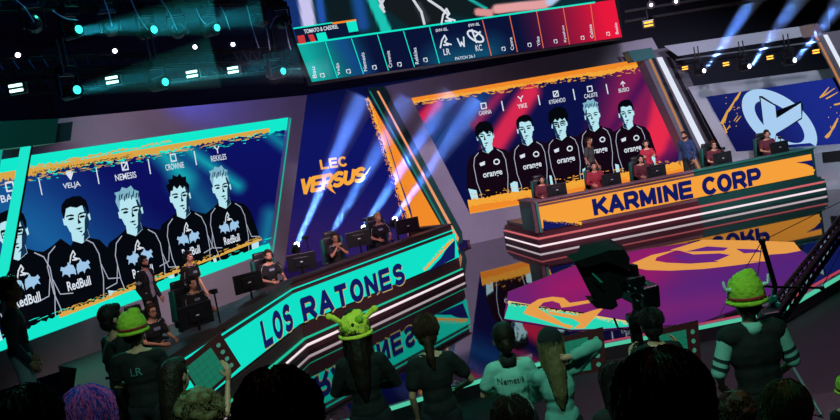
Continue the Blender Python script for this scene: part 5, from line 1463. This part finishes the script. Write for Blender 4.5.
def tru(tr, pl, a, b, off, r=.025, dep=.25, n=26):
    mb = MB().use(BLACKM); mb2 = MB().use(pb('truss_grey', '1d2228', .4, .5))
    A0, A1 = pl.hit(*a[0], off), pl.hit(*a[1], off); B0, B1 = pl.hit(*b[0], off), pl.hit(*b[1], off)
    for p, q in ((A0, A1), (B0, B1)):
        for k in (0, 1): mb.tube([p - pl.n * dep * k, q - pl.n * dep * k], r, 6)
    ob('chord', mb, tr, world=True)
    for i in range(n):
        p = A0.lerp(A1, i / n); q = B0.lerp(B1, (i + .5) / n); r_ = A0.lerp(A1, (i + 1) / n)
        mb2.tube([p, q], r * .5, 5); mb2.tube([q, r_], r * .5, 5)
    ob('brace', mb2, tr, world=True)
tru(tr, RP, [(-20, 60), (286, 48)], [(-20, 72), (290, 61)], 0)
tr2 = thing('lighting_truss', 'upper ceiling truss carrying the moving head lamps', 'truss', RP.hit(100, 4))
tru(tr2, RP, [(-20, -2), (272, -8)], [(-20, 8), (276, 2)], 0, .03, .3)
tr3 = thing('lighting_truss', 'lower ceiling truss behind the teal blinders', 'truss', RP.hit(100, 84))
tru(tr3, RP, [(-20, 84), (290, 58)], [(-20, 97), (300, 69)], -1.2, .02, .25)
pk = None
for i, (x, y) in enumerate([(18, 55), (115, 51), (195, 47), (233, 44.5)]):
    l = '%s small white spot lamp from the left on the upper left truss' % names[i]
    p = RP.hit(x, y, .05); pk = puck(l, 'white spot lamps') if pk is None else copy_tree(pk); put(pk, p, .1, l)
bk = None
for i, (x, y) in enumerate([(16, 88), (112, 80), (192, 74), (233, 70)]):
    l = '%s teal double-bar blinder from the left' % names[i]
    p = RP.hit(x, y, .1); bk = blinder(l, 'teal blinders', BLN) if bk is None else copy_tree(bk); put(bk, p, .05, l)
# hanging cable loops
for i, (x, y, dx, dy) in enumerate([(16, 0, 18, 22), (52, 10, 26, 10), (104, 0, 8, 26), (131, 0, 17, 30), (161, 0, 16, 30), (196, 8, 10, 16), (220, 6, 10, 24), (247, 6, 12, 42), (266, 28, 4, 22), (285, 22, 6, 28), (300 - 22, 16, -8, 12)]):
    pts = [RP.hit(x + dx * q, y + dy * q + 3 * math.sin(q * 3.14) * (1 if i % 2 else -1), .3) for q in [j / 8 for j in range(9)]]
    ob('hanging_cable', MB().use(pb('pale_cable', 'a8b8c0', .4)).tube(pts, .009, 5), None, label='pale cable loop hanging from the rig, %s from the left' % (names + ['ninth', 'tenth', 'last'])[i], cat='cable', group='cable loops on the rig')
# right side rig
tr4 = thing('lighting_truss', 'thin lamp rail under the silver top beam at right', 'truss', KXS.hit(740, 50, .6))
ob('rail', MB().use(pb('rail_grey', '6c7078', .4, .5)).tube([KXS.hit(676, 60, 1.9), KXS.hit(822, 41, 1.9)], .025, 6), tr4, world=True)
ob('rail', MB().use(BLACKM).tube([KXS.hit(676, 65, .3), KXS.hit(822, 46, .3)], .025, 6), tr4, world=True)
bo = None
for i, (x, y) in enumerate([(685, 68), (726, 64), (770, 57.5), (816, 51.5)]):
    l = '%s amber blinder from the left under the top beam' % names[i]
    p = KXS.hit(x, y, .6); bo = blinder(l, 'amber blinders', BLO) if bo is None else copy_tree(bo); put(bo, p, -.5, l)
p = on_y(648.5, 24, 20); bo2 = copy_tree(bo); put(bo2, p, -.3, 'single amber blinder high above the slanted pillar')
for i, (x, y) in enumerate([(651, 5), (676, 1.5)]):
    p = on_y(x, y, 20); q = copy_tree(pk); put(q, p, 0, '%s small white spot lamp high at upper right' % ['left', 'right'][i], 'white spot lamps at right')
tr5 = thing('lighting_truss', 'dark truss high at upper right beyond the hanging screen', 'truss', on_y(720, 5, 20.5))
ob('chord', MB().use(BLACKM).tube([on_y(625, 22, 20.4), on_y(880, -20, 22)], .04, 6).tube([on_y(625, 12, 20.4), on_y(880, -30, 22)], .04, 6), tr5, world=True)
LW = em('lens_white', 'e8f0ff', 8)
mvr = mover('x', LW)
for i, (x, y, qx, qy) in enumerate([(704, 70.5, 757, -6), (749, 66, 802, -6), (794, 60, 846, -4)]):
    l = '%s moving head lamp from the left under the silver top beam' % names[i]
    p = KXS.hit(x, y, 1.9); o = mvr if i == 0 else copy_tree(mvr); put(o, (p.x - .15, p.y, p.z + .02), .3, l, 'moving head lamps under the top beam')
    o.rotation_euler = (0, 0, -1.1)
    beam(x + 2, y, qx, qy, p.y - .15, p.y - 1.0, '6f9cff', 5200, .07, .26, 'right-hand blue light beam rising from the %s lamp under the top beam' % names[i])
# floor lamps behind the teal desk
mvf = None
for i, (x, y, qx, qy) in enumerate([(297, 245, 362, 96), (331, 236, 408, 98), (364, 228, 452, 92), (395, 219.5, 478, 100)]):
    yy = [24.0, 24.6, 25.2, 25.8][i]
    p = on_y(x, y, yy); l = '%s floor lamp from the left beaming up behind the teal desk players' % names[i]
    t = thing('floor_lamp', l, 'stage lamp', (p.x, p.y, .62), 'beam lamps behind the teal desk') if False else thing('floor_lamp', l, 'stage lamp', (p.x, p.y, 0), 'beam lamps behind the teal desk')
    z = p.z
    ob('stand', MB().use(BLACKM).tube([(0, 0, 0), (0, 0, z - .2)], .03, 8).bbox((0, 0, .02), (.4, .4, .04), .01), t)
    ob('yoke', MB().use(BLACKM).bbox((0, .16, z - .1), (.1, .03, .3), .01).bbox((0, -.16, z - .1), (.1, .03, .3), .01).bbox((0, 0, z - .22), (.1, .34, .04), .01), t)
    hd = ob('lamp_head', MB().use(BLACKM).tube([(-.14, .05, z - .18), (-.02, 0, z)], [.09, .1], 12), t)
    ob('lens', MB().use(LW).ball((.0, -.02, z + .01), .075, None, 12, 8), hd)
    beam(x, y - 1, qx, qy, yy - .1, yy - .6, '5c8cff', [5200, 3600, 4800, 4200][i], .07, .38, 'blue light beam %s from the left crossing the middle screen' % names[i])
for i, (x, y, qx, qy, w) in enumerate([(76, 32, 215, 13, .3), (149, 32, 262, 14, .3), (72, 92, 215, 62, .35), (160, 84, 300, 60, .35), (279, 73, 330, 66, .2)]):
    yy = yR(x) - .4; beam(x, y, qx, qy, yy, yy + .3, '28c8e8', [560, 560, 800, 800, 420][i], .07, w, 'teal light beam %s in the upper left rig' % names[i])

# ---------------------------------------------------------------- lamps of the hall, and added fills without fixtures
def spot(loc, aim, col, e, size, blend=.6, soft=.3):
    ld = bpy.data.lights.new('unseen_spot', 'SPOT'); ld.color = lin(col)[:3]; ld.energy = e; ld.spot_size = rad(size); ld.spot_blend = blend; ld.shadow_soft_size = soft
    o = bpy.data.objects.new('unseen_spot', ld); COL.objects.link(o); o.location = loc
    o.rotation_euler = (Vector(aim) - Vector(loc)).to_track_quat('-Z', 'Y').to_euler()
def area(loc, aim, col, e, sx, sy):
    ld = bpy.data.lights.new('wash', 'AREA'); ld.color = lin(col)[:3]; ld.energy = e; ld.shape = 'RECTANGLE'; ld.size = sx; ld.size_y = sy
    o = bpy.data.objects.new('wash', ld); COL.objects.link(o); o.location = loc
    o.rotation_euler = (Vector(aim) - Vector(loc)).to_track_quat('-Z', 'Y').to_euler(); o.visible_camera = True
spot((2.5, 12, 8.5), (-3, 20, 1.2), 'ffe8e0', 3200, 30)           # key on the teal team
spot((-1, 9, 8.5), (-4.8, 16, 1.2), 'ffe8e0', 1500, 26)
spot((5, 15, 9), (7, 27, 1.2), 'ffe4dc', 4200, 36)               # key on the other team
spot((10, 15, 9), (11.5, 28, 2.5), 'e8ecff', 7000, 44)
spot((-2, 15, 4.9), (-5, 26, 2.8), 'd8b0c8', 1500, 84)  # added wash for the left surround, hung below the rig with no fixture
spot((-5, 21, 7), (-8, 37, 9), '2040c0', 1500, 110)  # added blue wash tinting the back wall and ceiling, no fixture
spot((-2, 10, 5), (-4, 16, 7.5), '2a70c0', 420, 80)  # added blue fill standing in for ambient light on the rig
#             # wash on the surrounds
spot((4, 14, 9.4), (3.5, 29, 3.5), 'd4c0dc', 9500, 60)
spot((-6, 10, 9), (-8.5, 18, 5), '30f0d0', 900, 40)
spot((-4, 15, 9), (-3.5, 8, 1.5), '3cf0c8', 800, 78)               # teal back light on the fans
spot((3, 15, 9), (1.5, 7.5, 1.5), '34f0c4', 700, 60)
spot((0, 2.0, 9), (0, 8.5, 1), 'acf4d8', 1900, 56, .8)             # green house light over the tiers
spot((5, 13, 9.5), (5.5, 11.5, -.2), 'c898b8', 4200, 60)  # added purple wash lifting the dark audience floor, no fixture
spot((2, 18, 9.5), (2, 21, 0), 'e080b0', 1200, 70)
spot((-2, 7, 8), (-.3, 2.6, 2.8), '50e8c0', 500, 60)  # added dim green fill so the nearest heads are not black
spot((3.5, 6, 7), (1.2, 2.5, 2.8), 'e07a58', 200, 60)  # added reddish rim light for the nearest head right of centre
spot((-7, 15, 5.5), (-4.6, 9.4, 2.6), '58d0d8', 420, 40)  # added teal fill brightening the man at the left edge
W = bpy.data.worlds.new('world'); SC.world = W; W.use_nodes = True
W.node_tree.nodes['Background'].inputs[0].default_value = (.01, .015, .04, 1); W.node_tree.nodes['Background'].inputs[1].default_value = .3
